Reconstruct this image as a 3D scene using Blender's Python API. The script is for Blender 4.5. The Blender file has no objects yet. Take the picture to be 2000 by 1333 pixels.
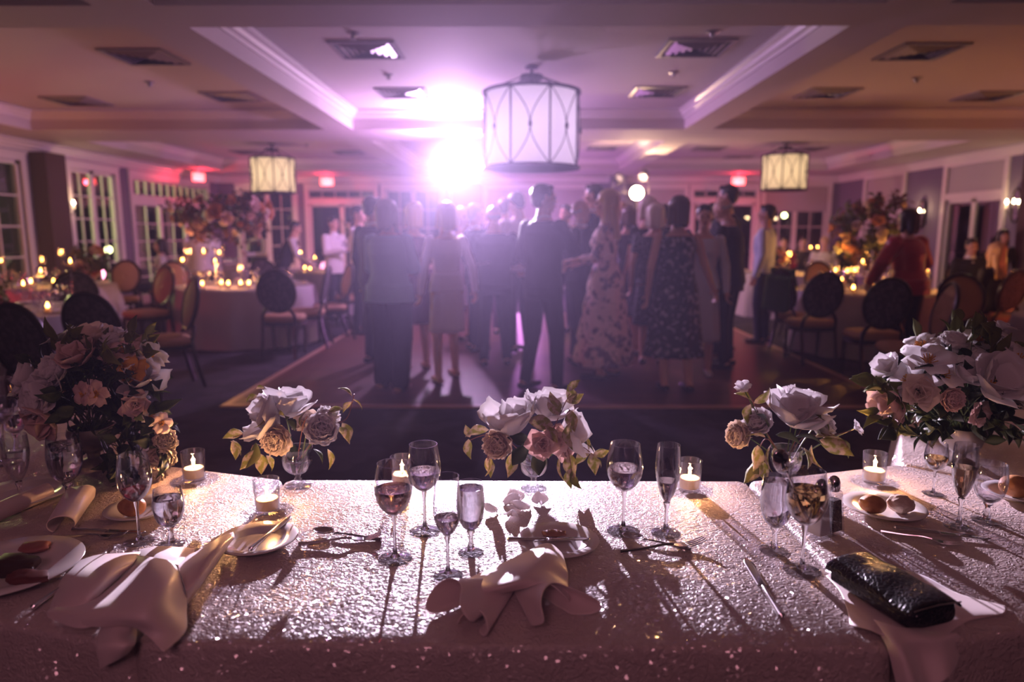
import bpy, math, random
from math import sin, cos, tan, pi, radians as R, sqrt, atan2
from mathutils import Vector as V, Matrix, noise
random.seed(7)
S = bpy.context.scene
COL = S.collection
# ---------------------------------------------------------------- camera
F = 1350.0; PITCH = R(8.9); YAW = R(0.5); EYE = 1.48
cd = bpy.data.cameras.new('camera'); cam = bpy.data.objects.new('camera', cd); COL.objects.link(cam)
cd.sensor_width = 36; cd.lens = F / 2000 * 36; cd.clip_start = 0.02; cd.clip_end = 200
cam.location = (0, 0, EYE); cam.rotation_euler = (pi / 2 - PITCH, 0, YAW)
cd.dof.use_dof = True; cd.dof.focus_distance = 1.75; cd.dof.aperture_fstop = 1.8
S.camera = cam
S.view_settings.view_transform = 'Standard'; S.view_settings.look = 'None'
S.view_settings.gamma = 1; S.view_settings.exposure = 0.0
S.view_settings.use_curve_mapping = False
cy = S.cycles
cy.use_denoising = True; cy.max_bounces = 7; cy.diffuse_bounces = 3; cy.glossy_bounces = 3
cy.transmission_bounces = 6; cy.transparent_max_bounces = 24; cy.volume_bounces = 0
cy.sample_clamp_indirect = 3.0; cy.caustics_reflective = False; cy.caustics_refractive = False
cy.use_adaptive_sampling = True; cy.adaptive_threshold = 0.08
# ---------------------------------------------------------------- world: night outside
W = bpy.data.worlds.new('night'); S.world = W; W.use_nodes = True
W.node_tree.nodes['Background'].inputs[0].default_value = (0.30, 0.28, 0.55, 1)
W.node_tree.nodes['Background'].inputs[1].default_value = 0.012
# ---------------------------------------------------------------- lights
def lamp(name, kind, loc, col, power, size=0.05, rot=None, **k):
    l = bpy.data.lights.new(name, kind); l.color = col; l.energy = power
    if kind in ('POINT', 'SPOT'): l.shadow_soft_size = size
    if kind == 'AREA': l.size = size
    for a, b in k.items(): setattr(l, a, b)
    o = bpy.data.objects.new(name, l); o.location = loc
    if rot: o.rotation_euler = rot
    COL.objects.link(o); return o
SPOT = V((-1.0, 10.3, 2.56))
lamp('party_spot_light', 'POINT', SPOT + V((0, -0.16, 0)), (0.82, 0.42, 1.0), 250, 0.05)
def aim(a, b): return (V(b) - V(a)).to_track_quat('-Z', 'Y').to_euler()
lamp('party_spot_beam', 'SPOT', SPOT + V((0, -0.16, 0)), (0.94, 0.76, 1.0), 10500, 0.045, aim(SPOT, (0.5, 1.5, .92)), spot_size=R(20), spot_blend=.35)
lamp('warm_spot_light', 'POINT', (2.18, 13.05, 2.22), (1.0, 0.62, 0.35), 120, 0.08)
lamp('room_light_behind', 'POINT', (-0.5, -1.6, 2.6), (1.0, 0.42, 0.54), 42, 0.5)  # soft pink fill added behind the camera, no fixture modelled there
lamp('pink_uplight', 'POINT', (-5.6, 16.6, 0.5), (1.0, 0.30, 0.50), 45, 0.15)
lamp('pink_uplight', 'POINT', (5.8, 16.6, 0.5), (1.0, 0.25, 0.40), 45, 0.15)
lamp('lilac_uplight', 'POINT', (0.2, 15.6, 0.5), (0.88, 0.30, 1.0), 170, 0.15)
lamp('red_uplight', 'POINT', (-7.0, 7.6, 0.6), (1.0, 0.05, 0.09), 34, 0.15)
lamp('amber_uplight', 'POINT', (7.4, 7.4, 0.6), (1.0, 0.16, 0.06), 40, 0.15)

# ---------------------------------------------------------------- pixel helpers (2000x1333)
def ray(px, py):
    vx, vz = (px - 1000) / F, -(py - 666.5) / F
    y = cos(PITCH) + sin(PITCH) * vz; z = -sin(PITCH) + cos(PITCH) * vz
    return V((cos(YAW) * vx - sin(YAW) * y, sin(YAW) * vx + cos(YAW) * y, z))
def G(px, py, z):
    r = ray(px, py); return V((0, 0, EYE)) + r * ((z - EYE) / r.z)
def D(px, py, d):
    r = ray(px, py); return V((0, 0, EYE)) + r * (d / r.y)
# ---------------------------------------------------------------- materials
MATS = {}
def setin(b, k, v):
    if k in b.inputs: b.inputs[k].default_value = v
def mat(name, col=(0.8, 0.8, 0.8), rough=0.5, metal=0.0, emit=None, es=0, bump=None, var=None, **kw):
    if name in MATS: return MATS[name]
    m = bpy.data.materials.new(name); m.use_nodes = True; nt = m.node_tree; b = nt.nodes['Principled BSDF']
    b.inputs['Base Color'].default_value = (*col, 1); b.inputs['Roughness'].default_value = rough; b.inputs['Metallic'].default_value = metal
    if emit: b.inputs['Emission Color'].default_value = (*emit, 1); b.inputs['Emission Strength'].default_value = es
    for k, v in kw.items(): setin(b, k.replace('_', ' '), v)
    if bump or var:
        tc = nt.nodes.new('ShaderNodeTexCoord')
    if bump:
        n = nt.nodes.new('ShaderNodeTexNoise'); n.inputs['Scale'].default_value = bump[0]; n.inputs['Detail'].default_value = 3
        bp = nt.nodes.new('ShaderNodeBump'); bp.inputs['Strength'].default_value = bump[1]; bp.inputs['Distance'].default_value = bump[2] if len(bump) > 2 else 0.01
        nt.links.new(tc.outputs['Object'], n.inputs['Vector']); nt.links.new(n.outputs[0], bp.inputs['Height']); nt.links.new(bp.outputs[0], b.inputs['Normal'])
    if var:   # var = (scale, colour2, low, high)
        n = nt.nodes.new('ShaderNodeTexNoise'); n.inputs['Scale'].default_value = var[0]; n.inputs['Detail'].default_value = 2
        r = nt.nodes.new('ShaderNodeValToRGB'); r.color_ramp.elements[0].position = var[2]; r.color_ramp.elements[1].position = var[3]
        r.color_ramp.elements[0].color = (*col, 1); r.color_ramp.elements[1].color = (*var[1], 1)
        nt.links.new(tc.outputs['Object'], n.inputs['Vector']); nt.links.new(n.outputs[0], r.inputs[0]); nt.links.new(r.outputs[0], b.inputs['Base Color'])
    MATS[name] = m; return m
def glassmat(name, tint=(0.97, 0.97, 1), strength=1.0, rough=0.02):
    if name in MATS: return MATS[name]
    m = bpy.data.materials.new(name); m.use_nodes = True; nt = m.node_tree; nt.nodes.clear()
    out = nt.nodes.new('ShaderNodeOutputMaterial'); mx = nt.nodes.new('ShaderNodeMixShader')
    t = nt.nodes.new('ShaderNodeBsdfTransparent'); t.inputs[0].default_value = (*tint, 1)
    g = nt.nodes.new('ShaderNodeBsdfGlossy'); g.inputs['Roughness'].default_value = rough
    lw = nt.nodes.new('ShaderNodeLayerWeight'); lw.inputs[0].default_value = 0.32
    mr = nt.nodes.new('ShaderNodeMapRange'); mr.inputs[3].default_value = 0.04; mr.inputs[4].default_value = 0.75 * strength
    nt.links.new(lw.outputs['Facing'], mr.inputs[0])
    nt.links.new(mr.outputs[0], mx.inputs[0]); nt.links.new(t.outputs[0], mx.inputs[1]); nt.links.new(g.outputs[0], mx.inputs[2]); nt.links.new(mx.outputs[0], out.inputs[0])
    MATS[name] = m; return m
def liquid(name, col, ior=1.33):
    return mat(name, col, 0.0, 0, Transmission_Weight=1.0, IOR=ior)
def shadecloth(name, col):
    if name in MATS: return MATS[name]
    m = bpy.data.materials.new(name); m.use_nodes = True; nt = m.node_tree; nt.nodes.clear()
    out = nt.nodes.new('ShaderNodeOutputMaterial'); mx = nt.nodes.new('ShaderNodeMixShader'); mx.inputs[0].default_value = 0.84
    d = nt.nodes.new('ShaderNodeBsdfDiffuse'); t = nt.nodes.new('ShaderNodeBsdfTranslucent')
    d.inputs[0].default_value = (*col, 1); t.inputs[0].default_value = (*col, 1)
    nt.links.new(d.outputs[0], mx.inputs[1]); nt.links.new(t.outputs[0], mx.inputs[2]); nt.links.new(mx.outputs[0], out.inputs[0])
    MATS[name] = m; return m
def petalmat(name, col, tr=0.35, col2=None, scale=30):
    if name in MATS: return MATS[name]
    m = bpy.data.materials.new(name); m.use_nodes = True; nt = m.node_tree; nt.nodes.clear()
    out = nt.nodes.new('ShaderNodeOutputMaterial'); mx = nt.nodes.new('ShaderNodeMixShader'); mx.inputs[0].default_value = tr
    d = nt.nodes.new('ShaderNodeBsdfPrincipled'); t = nt.nodes.new('ShaderNodeBsdfTranslucent'); d.inputs['Roughness'].default_value = 0.55
    d.inputs['Base Color'].default_value = (*col, 1); t.inputs[0].default_value = (*col, 1)
    if col2:
        tc = nt.nodes.new('ShaderNodeTexCoord'); n = nt.nodes.new('ShaderNodeTexNoise'); n.inputs['Scale'].default_value = scale
        r = nt.nodes.new('ShaderNodeValToRGB'); r.color_ramp.elements[0].position = 0.44; r.color_ramp.elements[1].position = 0.56
        r.color_ramp.elements[0].color = (*col, 1); r.color_ramp.elements[1].color = (*col2, 1)
        nt.links.new(tc.outputs['Object'], n.inputs['Vector']); nt.links.new(n.outputs[0], r.inputs[0])
        nt.links.new(r.outputs[0], d.inputs['Base Color']); nt.links.new(r.outputs[0], t.inputs[0])
    nt.links.new(d.outputs[0], mx.inputs[1]); nt.links.new(t.outputs[0], mx.inputs[2]); nt.links.new(mx.outputs[0], out.inputs[0])
    MATS[name] = m; return m
# ---------------------------------------------------------------- mesh helpers
class MB:
    def __init__(s): s.v = []; s.f = []
    def add(s, vs, fs):
        n = len(s.v); s.v += [tuple(v) for v in vs]; s.f += [tuple(i + n for i in f) for f in fs]; return s
    def box(s, lo, hi, M=None):
        x0, y0, z0 = lo; x1, y1, z1 = hi
        vs = [V(p) for p in ((x0,y0,z0),(x1,y0,z0),(x1,y1,z0),(x0,y1,z0),(x0,y0,z1),(x1,y0,z1),(x1,y1,z1),(x0,y1,z1))]
        if M: vs = [M @ v for v in vs]
        return s.add(vs, [(0,3,2,1),(4,5,6,7),(0,1,5,4),(1,2,6,5),(2,3,7,6),(3,0,4,7)])
    def lathe(s, prof, n=24, M=None, c=(0, 0)):
        vs = []; fs = []
        for r, z in prof:
            for k in range(n):
                a = 2 * pi * k / n; vs.append(V((c[0] + r * cos(a), c[1] + r * sin(a), z)))
        if M: vs = [M @ v for v in vs]
        for i in range(len(prof) - 1):
            for k in range(n):
                k2 = (k + 1) % n; fs.append((i * n + k, i * n + k2, (i + 1) * n + k2, (i + 1) * n + k))
        if prof[0][0] > 1e-6: fs.append(tuple(range(n))[::-1])
        if prof[-1][0] > 1e-6: fs.append(tuple(range((len(prof) - 1) * n, len(prof) * n)))
        return s.add(vs, fs)
    def tube(s, pts, r, n=8, closed=False, cap=True):
        pts = [V(p) for p in pts]; m = len(pts); rs = r if isinstance(r, (list, tuple)) else [r] * m
        up = V((0.013, 0.02, 1)); vs = []; fs = []; prev = None
        for i, p in enumerate(pts):
            if closed: t = pts[(i + 1) % m] - pts[i - 1]
            else: t = pts[min(i + 1, m - 1)] - pts[max(i - 1, 0)]
            t = t.normalized() if t.length > 1e-9 else V((0, 0, 1))
            if prev is None:
                a = up.cross(t) if abs(up.normalized().dot(t)) < 0.95 else V((1, 0, 0)).cross(t)
            else: a = prev - t * prev.dot(t)
            a.normalize(); prev = a; b = t.cross(a)
            for k in range(n):
                an = 2 * pi * k / n; vs.append(p + (a * cos(an) + b * sin(an)) * rs[i])
        for i in range(m if closed else m - 1):
            j = (i + 1) % m
            for k in range(n):
                k2 = (k + 1) % n; fs.append((i * n + k, i * n + k2, j * n + k2, j * n + k))
        if cap and not closed: fs.append(tuple(range(n))[::-1]); fs.append(tuple(range((m - 1) * n, m * n)))
        return s.add(vs, fs)
    def ball(s, c, r, n=10, sc=(1, 1, 1), M=None):
        c = V(c); prof = [(sin(pi * i / n), -cos(pi * i / n)) for i in range(n + 1)]
        T = Matrix.Translation(c) @ (M or Matrix()) @ Matrix.Diagonal((r * sc[0], r * sc[1], r * sc[2], 1))
        prof[0] = (0.001, -1); prof[-1] = (0.001, 1)
        return s.lathe(prof, max(6, int(n * 1.5)), T)
    def cap(s, a, b, ra, rb, n=12, fl=None):
        """rounded cone; fl = (axis, factor) flattens about its own middle"""
        a, b = V(a), V(b); d = b - a; L = max(d.length, 1e-5); q = V((0, 0, 1)).rotation_difference(d).to_matrix().to_4x4()
        prof = [(0.001, -ra)] + [(ra * sin(t), -ra * cos(t)) for t in (0.5, 1.0, 1.35)] + [(rb * sin(t), L - rb * cos(t)) for t in (1.75, 2.2, 2.7)] + [(0.001, L + rb)]
        M = Matrix.Translation(a) @ q
        if fl:
            ax = V(fl[0]).normalized(); F_ = Matrix.Scale(fl[1], 4, ax); mid = (a + b) / 2
            M = Matrix.Translation(mid) @ F_ @ Matrix.Translation(-mid) @ M
        return s.lathe(prof, n, M)
    def loft(s, rings, caps=True):
        n = len(rings[0]); vs = [v for r in rings for v in r]; fs = []
        for i in range(len(rings) - 1):
            for k in range(n):
                k2 = (k + 1) % n; fs.append((i * n + k, i * n + k2, (i + 1) * n + k2, (i + 1) * n + k))
        if caps: fs.append(tuple(range(n))[::-1]); fs.append(tuple(range((len(rings) - 1) * n, len(rings) * n)))
        return s.add(vs, fs)
    def grid(s, fn, nu, nv, wrapu=False):
        vs = [fn(i / nu, j / nv) for j in range(nv + 1) for i in range(nu + (0 if wrapu else 1))]
        w = nu if wrapu else nu + 1; fs = []
        for j in range(nv):
            for i in range(nu):
                i2 = (i + 1) % w; fs.append((j * w + i, j * w + i2, (j + 1) * w + i2, (j + 1) * w + i))
        return s.add(vs, fs)
    def build(s, name, m, parent=None, smooth=True, sharp=40, mods=(), M=None):
        me = bpy.data.meshes.new(name); me.from_pydata(s.v, [], s.f); me.update()
        if M: me.transform(M)
        ms = m if isinstance(m, (list, tuple)) else [m]
        for x in ms: me.materials.append(x)
        if smooth:
            me.polygons.foreach_set('use_smooth', [True] * len(me.polygons))
            try: me.set_sharp_from_angle(angle=R(sharp))
            except Exception: pass
        o = bpy.data.objects.new(name, me); COL.objects.link(o)
        if parent: o.parent = parent
        for kind, kw in mods:
            md = o.modifiers.new(kind.lower(), kind)
            for k, v in kw.items(): setattr(md, k, v)
        return o
def tag(o, label=None, cat=None, group=None, kind=None):
    if label: o['label'] = label
    if cat: o['category'] = cat
    if group: o['group'] = group
    if kind: o['kind'] = kind
    return o
def empty(name, loc=(0, 0, 0), rz=0, label=None, cat=None, group=None):
    o = bpy.data.objects.new(name, None); o.empty_display_size = 0.05; COL.objects.link(o)
    o.location = loc; o.rotation_euler = (0, 0, rz); return tag(o, label, cat, group)
def copy_tree(o, parent=None):
    c = o.copy(); COL.objects.link(c)
    if parent: c.parent = parent
    for ch in list(o.children): copy_tree(ch, c)
    return c
def place(proto, used, loc, rz, label, group=None, sc=None):
    c = copy_tree(proto) if proto.name in used else proto
    used.add(proto.name); c.location = loc; c.rotation_euler = (0, 0, rz)
    if sc: c.scale = (sc, sc, sc) if not isinstance(sc, tuple) else sc
    c['label'] = label
    if group: c['group'] = group
    return c
USED = set()
def struct(mb, name, m, **k):
    o = mb.build(name, m, **k); o['kind'] = 'structure'; return o
SOLID = lambda t: ('SOLIDIFY', dict(thickness=t, offset=0))
BEV = lambda w, n=2: ('BEVEL', dict(width=w, segments=n, limit_method='ANGLE', angle_limit=R(35)))
def crom(pts, n=6, closed=False):
    pts = [V(p) for p in pts]; out = []; m = len(pts)
    for i in range(m if closed else m - 1):
        if closed: p0, p1, p2, p3 = pts[i - 1], pts[i], pts[(i + 1) % m], pts[(i + 2) % m]
        else: p0, p1, p2, p3 = pts[max(i - 1, 0)], pts[i], pts[i + 1], pts[min(i + 2, m - 1)]
        for k in range(n):
            t = k / n; out.append(0.5 * ((2 * p1) + (p2 - p0) * t + (2 * p0 - 5 * p1 + 4 * p2 - p3) * t * t + (3 * p1 - p0 - 3 * p2 + p3) * t ** 3))
    if not closed: out.append(pts[-1])
    return out

# ================================================================ THE ROOM
XL, XR, YB, ZS, ZC = -7.8, 8.3, 18.3, 2.93, 3.20
paint = mat('ceiling_paint', (0.62, 0.56, 0.56), 0.75, bump=(140, 0.05))
trimw = mat('trim_white', (0.80, 0.76, 0.74), 0.35)
wallp = mat('wall_lavender_grey', (0.20, 0.17, 0.24), 0.8)
carpet = mat('carpet', (0.016, 0.012, 0.020), 0.95, bump=(260, 0.5), var=(3.0, (0.034, 0.026, 0.038), 0.47, 0.56))
def wood_floor():
    m = bpy.data.materials.new('parquet'); m.use_nodes = True; nt = m.node_tree; b = nt.nodes['Principled BSDF']
    tc = nt.nodes.new('ShaderNodeTexCoord'); br = nt.nodes.new('ShaderNodeTexBrick'); br.inputs['Scale'].default_value = 1
    br.inputs['Brick Width'].default_value = 0.45; br.inputs['Row Height'].default_value = 0.075; br.inputs['Mortar Size'].default_value = 0.0012
    br.inputs['Color1'].default_value = (0.07, 0.022, 0.014, 1); br.inputs['Color2'].default_value = (0.10, 0.035, 0.02, 1); br.inputs['Mortar'].default_value = (0.03, 0.012, 0.008, 1)
    nt.links.new(tc.outputs['Object'], br.inputs['Vector']); nt.links.new(br.outputs['Color'], b.inputs['Base Color'])
    b.inputs['Roughness'].default_value = 0.42; return m
struct(MB().box((XL - .3, -4, -0.1), (XR + .3, YB + .3, 0)), 'floor', carpet, smooth=False)
struct(MB().box((-40, -6, -0.25), (40, 60, -0.11)), 'floor_outside', mat('night_lawn', (.01, .014, .008), .95), smooth=False)
df = MB().box((-2.48, 5.80, 0.001), (3.3, 12.6, 0.016)).build('dance_floor', wood_floor(), smooth=False)
tag(df, 'reddish brown parquet dance floor laid on the dark carpet under the dancers', 'dance floor')
e = MB(); X0, X1, Y0, Y1 = -2.48, 3.3, 5.80, 12.6
for lo, hi in (((X0 - .07, Y0 - .07), (X1 + .07, Y0)), ((X0 - .07, Y1), (X1 + .07, Y1 + .07)), ((X0 - .07, Y0), (X0, Y1)), ((X1, Y0), (X1 + .07, Y1))):
    e.box((*lo, 0.001), (*hi, 0.017))
e.build('edge_strip', mat('floor_edge', (0.42, 0.24, 0.17), 0.4), df, smooth=False)
# ceiling with coffers
xs = [XL - .1, -6.95, -2.75, -2.35, 2.35, 2.75, 7.2, XR + .1]
ys = [-4, 0.2, 4.72, 5.2, 10.15, 11.4, 16.6, YB + .1]
cofs = []
c = MB()
for i in range(7):
    for j in range(7):
        x0, x1, y0, y1 = xs[i], xs[i + 1], ys[j], ys[j + 1]
        if i in (1, 3, 5) and j in (1, 3, 5):
            cofs.append((x0, x1, y0, y1)); c.box((x0 - .001, y0 - .001, ZC), (x1 + .001, y1 + .001, ZC + .08))
        else: c.box((x0, y0, ZS), (x1, y1, ZC + .08))
struct(c, 'ceiling', paint, smooth=False)
def crown(mb, x0, x1, y0, y1, z, s=1.0, inward=True):
    prof = [(0, -.13), (.015, -.13), (.02, -.10), (.05, -.085), (.06, -.05), (.095, -.03), (.10, 0)]
    rings = []
    sg = 1
    for cx, cy_, dx, dy in ((x0, y0, 1, 1), (x1, y0, -1, 1), (x1, y1, -1, -1), (x0, y1, 1, -1)):
        rings.append([V((cx + dx * p * s, cy_ + dy * p * s, z + q * s)) for p, q in prof])
    n = len(prof); vs = [v for r in rings for v in r]; fs = []
    for i in range(4):
        j = (i + 1) % 4
        for k in range(n - 1): fs.append((i * n + k, j * n + k, j * n + k + 1, i * n + k + 1))
    mb.add(vs, fs)
for k, (x0, x1, y0, y1) in enumerate(cofs):
    m = MB(); crown(m, x0, x1, y0, y1, ZC, 1.0); struct(m, 'trim_%d' % (k + 1), trimw, sharp=20, mods=[SOLID(.004)])
m = MB(); crown(m, XL, XR, -4, YB, ZS, 1.3); struct(m, 'trim_10', trimw, sharp=20, mods=[SOLID(.004)])
def wall_with_holes(name, P, U, L, z0, z1, holes, n_in, th=0.15):
    """P origin, U unit along, holes [(u0,u1,za,zb)]"""
    mb = MB(); us = sorted({0, L, *[h[0] for h in holes], *[h[1] for h in holes]}); zs = sorted({z0, z1, *[h[2] for h in holes], *[h[3] for h in holes]})
    out = -V(n_in) * th; P = V(P); U = V(U)
    for a, b in zip(us, us[1:]):
        for c0, c1 in zip(zs, zs[1:]):
            um, zm = (a + b) / 2, (c0 + c1) / 2
            if any(h[0] < um < h[1] and h[2] < zm < h[3] for h in holes): continue
            p = [P + U * a, P + U * b, P + U * b + out, P + U * a + out]
            vs = [V((q.x, q.y, zz)) for zz in (c0, c1) for q in p]
            mb.add(vs, [(0,3,2,1),(4,5,6,7),(0,1,5,4),(1,2,6,5),(2,3,7,6),(3,0,4,7)])
    return struct(mb, name, wallp, smooth=False)
pane_m = glassmat('window_glass', (0.75, 0.8, 0.85), 0.7)
blind_m = mat('roller_shade', (0.50, 0.46, 0.46), 0.85)
hinge_m = mat('bronze', (0.09, 0.06, 0.05), 0.35, 0.8)
def opening(kind, idx, P, U, n_in, u0, u1, z0, z1, sashes, cols, rows, transom=0, blind=0, curtain_z=None, handle=False):
    """a trimmed opening: casing, sashes with muntins and panes, optional transom light and shade"""
    P, U, N = V(P), V(U), V(n_in)
    root = empty('%s_%d' % (kind, idx), P + U * ((u0 + u1) / 2)); root['kind'] = 'structure'
    base = root.location.copy()
    def bx(mb, a, b, za, zb, d0, d1):
        p = [P + U * a + N * d0, P + U * b + N * d0, P + U * b + N * d1, P + U * a + N * d1]
        vs = [V((q.x, q.y, zz)) - V((base.x, base.y, 0)) for zz in (za, zb) for q in p]
        mb.add(vs, [(0,3,2,1),(4,5,6,7),(0,1,5,4),(1,2,6,5),(2,3,7,6),(3,0,4,7)])
    root.location = (base.x, base.y, 0)
    w = .11; fr = MB()
    bx(fr, u0 - w, u0, z0, z1 + w, -.12, .03); bx(fr, u1, u1 + w, z0, z1 + w, -.12, .03); bx(fr, u0, u1, z1, z1 + w, -.12, .03); bx(fr, u0 - w - .02, u1 + w + .02, z1 + w, z1 + w + .03, -.02, .05)
    if z0 > .1: bx(fr, u0 - w - .02, u1 + w + .02, z0 - .05, z0, -.12, .07)
    fr.build('frame', trimw, root, smooth=False)
    zt = z1
    if transom:
        zt = z1 - transom; r = MB(); bx(r, u0, u1, zt - .12, zt, -.1, .02); r.build('transom_rail', trimw, root, smooth=False)
        tm = MB(); n = max(2, int((u1 - u0) / .3))
        for k in range(n + 1):
            a = u0 + (u1 - u0) * k / n; bx(tm, a - .012, a + .012, zt, z1, -.07, -.03)
        bx(tm, u0, u1, zt, zt + .05, -.07, -.03); bx(tm, u0, u1, z1 - .05, z1, -.07, -.03)
        tm.build('transom_muntin', trimw, root, smooth=False)
        g = MB(); bx(g, u0, u1, zt, z1, -.055, -.05); g.build('transom_pane', pane_m, root, smooth=False)
        zt -= .12
    sw = (u1 - u0) / sashes
    for s_ in range(sashes):
        a, b = u0 + s_ * sw, u0 + (s_ + 1) * sw; st = .06; f = MB()
        bx(f, a, a + st, z0, zt, -.09, -.03); bx(f, b - st, b, z0, zt, -.09, -.03); bx(f, a, b, z0, z0 + (.18 if kind == 'door' else .07), -.09, -.03); bx(f, a, b, zt - st, zt, -.09, -.03)
        za = z0 + (.18 if kind == 'door' else .07)
        for k in range(1, cols):
            u = a + st + (b - a - 2 * st) * k / cols; bx(f, u - .012, u + .012, za, zt - st, -.075, -.045)
        for k in range(1, rows):
            z = za + (zt - st - za) * k / rows; bx(f, a + st, b - st, z - .012, z + .012, -.075, -.045)
        sh = f.build('sash', trimw, root, smooth=False)
        g = MB(); bx(g, a + st, b - st, za, zt - st, -.062, -.058); g.build('pane', pane_m, sh, smooth=False)
        if handle:
            h = MB(); hu = b - .03 if s_ == 0 else a + .03; q = P + U * hu + N * -.03 - V((base.x, base.y, 0))
            h.tube([q + V((0, 0, 1.0)), q + N * .05 + V((0, 0, 1.0)), q + N * .05 + V((0, 0, 1.2)), q + V((0, 0, 1.2))], .009); h.build('handle', hinge_m, sh)
    if blind:
        bl = MB(); bx(bl, u0, u1, z1 - blind, z1, -.025, -.018); bx(bl, u0, u1, z1 - blind - .02, z1 - blind, -.03, -.01); bl.build('roller_shade', blind_m, root, smooth=False)
    return root
# left wall: origin at (XL, 0) along +Y
LP, LU, LN = (XL, 0, 0), (0, 1, 0), (1, 0, 0)
LW = [('window', 9.0, 11.05, .55, 2.60, 2, 2, 4, 0), ('window', 12.25, 13.62, .45, 2.60, 2, 2, 5, 0), ('door', 14.2, 17.6, .02, 2.60, 3, 2, 5, .38)]
wall_with_holes('wall_left', (XL, -4, 0), LU, YB + 4, 0, ZS, [(a + 4, b + 4, z0, z1) for _, a, b, z0, z1, *_r in LW], LN)
k = 1
for kd, a, b, z0, z1, s_, c_, r_, tr in LW:
    opening(kd, k, LP, LU, LN, a, b, z0, z1, s_, c_, r_, tr, handle=(kd == 'door')); k += 1
RP, RU, RN = (XR, 0, 0), (0, 1, 0), (-1, 0, 0)
RW = [('door', 12.15, 13.75, .02, 2.72, 2, 1, 1, .50, 0), ('window', 15.3, 16.9, .5, 2.72, 2, 2, 4, 0, 1.0)]
wall_with_holes('wall_right', (XR, -4, 0), RU, YB + 4, 0, ZS, [(a + 4, b + 4, z0, z1) for _, a, b, z0, z1, *_r in RW], RN)
for kd, a, b, z0, z1, s_, c_, r_, tr, bl in RW:
    opening(kd, k, RP, RU, RN, a, b, z0, z1, s_, c_, r_, tr, bl if bl else .5, handle=(kd == 'door')); k += 1
BP, BU, BN = (0, YB, 0), (1, 0, 0), (0, -1, 0)
BW = [('window', -7.25, -5.85, .6, 2.62, 2, 2, 4, 0, 0), ('door', -5.45, -3.75, .02, 2.60, 2, 1, 1, .26, 0), ('window', -3.45, -2.0, .6, 2.60, 2, 2, 4, 0, 0),
      ('window', -.8, 1.75, .8, 2.60, 2, 1, 1, 0, 1.8), ('window', 3.2, 4.3, .8, 2.60, 1, 1, 1, 0, 1.8), ('door', 4.55, 6.15, .02, 2.60, 2, 1, 1, .24, 0), ('window', 6.4, 8.0, .6, 2.66, 2, 2, 4, 0, .62)]
wall_with_holes('wall_back', (XL, YB, 0), BU, XR - XL, 0, ZS, [(a - XL, b - XL, z0, z1) for _, a, b, z0, z1, *_r in BW], BN)
for kd, a, b, z0, z1, s_, c_, r_, tr, bl in BW:
    opening(kd, k, BP, BU, BN, a, b, z0, z1, s_, c_, r_, tr, bl, handle=(kd == 'door')); k += 1
def base_strip(name, P, Q, skip, N):
    mb = MB(); P, Q, N = V(P), V(Q), V(N); U = (Q - P).normalized(); L = (Q - P).length; a = 0
    for s0, s1 in sorted(skip) + [(L, L)]:
        if s0 > a:
            p = [P + U * a, P + U * s0, P + U * s0 + N * .02, P + U * a + N * .02]
            mb.add([V((q.x, q.y, z)) for z in (0, .14) for q in p], [(0,3,2,1),(4,5,6,7),(0,1,5,4),(1,2,6,5),(2,3,7,6),(3,0,4,7)])
        a = s1
    struct(mb, name, trimw, smooth=False)
base_strip('baseboard_left', (XL, -4, 0), (XL, YB, 0), [(a + 3.89, b + 4.11) for kd, a, b, *_ in LW if kd == 'door'], (1, 0, 0))
base_strip('baseboard_right', (XR, -4, 0), (XR, YB, 0), [(a + 3.89, b + 4.11) for kd, a, b, *_ in RW if kd == 'door'], (-1, 0, 0))
base_strip('baseboard_back', (XL, YB, 0), (XR, YB, 0), [(a - XL - .11, b - XL + .11) for kd, a, b, *_ in BW if kd == 'door'], (0, -1, 0))
# dark pilasters
dk = mat('dark_wood_panel', (0.07, 0.035, 0.035), 0.6)
for i, (x0, x1, y0, y1) in enumerate(((XL, XL + .28, 11.25, 11.75), (XR - .28, XR, 10.6, 11.35))):
    p = MB().box((x0, y0, 0), (x1, y1, ZS - .17)); struct(p, 'trim_%d' % (11 + i), dk, smooth=False, mods=[BEV(.01)])
p = MB().box((2.35, YB - .3, 0), (2.75, YB, ZS - .01)); struct(p, 'trim_13', wallp, smooth=False)
# outside lamps seen through the windows
iron_ = mat('garden_iron', (.03, .03, .03), .5)
def outlamp(loc, r, label, col=(1.0, .9, .35), es=22):
    o = MB().ball((0, 0, 0), r, 8).build('garden_lamp', mat('garden_glow', col, .5, emit=col, es=es)); o.location = loc
    MB().tube([(0, 0, -r), (0, 0, -loc[2] - .11)], .03).build('post', iron_, o); MB().lathe([(.001, -loc[2]), (.12, -loc[2]), (.12, -loc[2] + .04), (.001, -loc[2] + .04)], 16).build('foot', iron_, o)
    tag(o, label, 'lamp'); return o
for px, py, d, lab in ((578, 432, 26, 'small yellow garden lamp glowing outside the far window by the waiters'), (1532, 421, 26, 'small yellow garden lamp glowing outside the shaded window by the hall corner'),
                       (212, 488, 19, 'small yellow garden lamp glowing outside the tall side window')):
    outlamp(D(px, py, d), .09, lab)
lamp('garden_light', 'POINT', (-10.5, 12.1, 1.9), (1.0, .85, .30), 800, .3)

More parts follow.
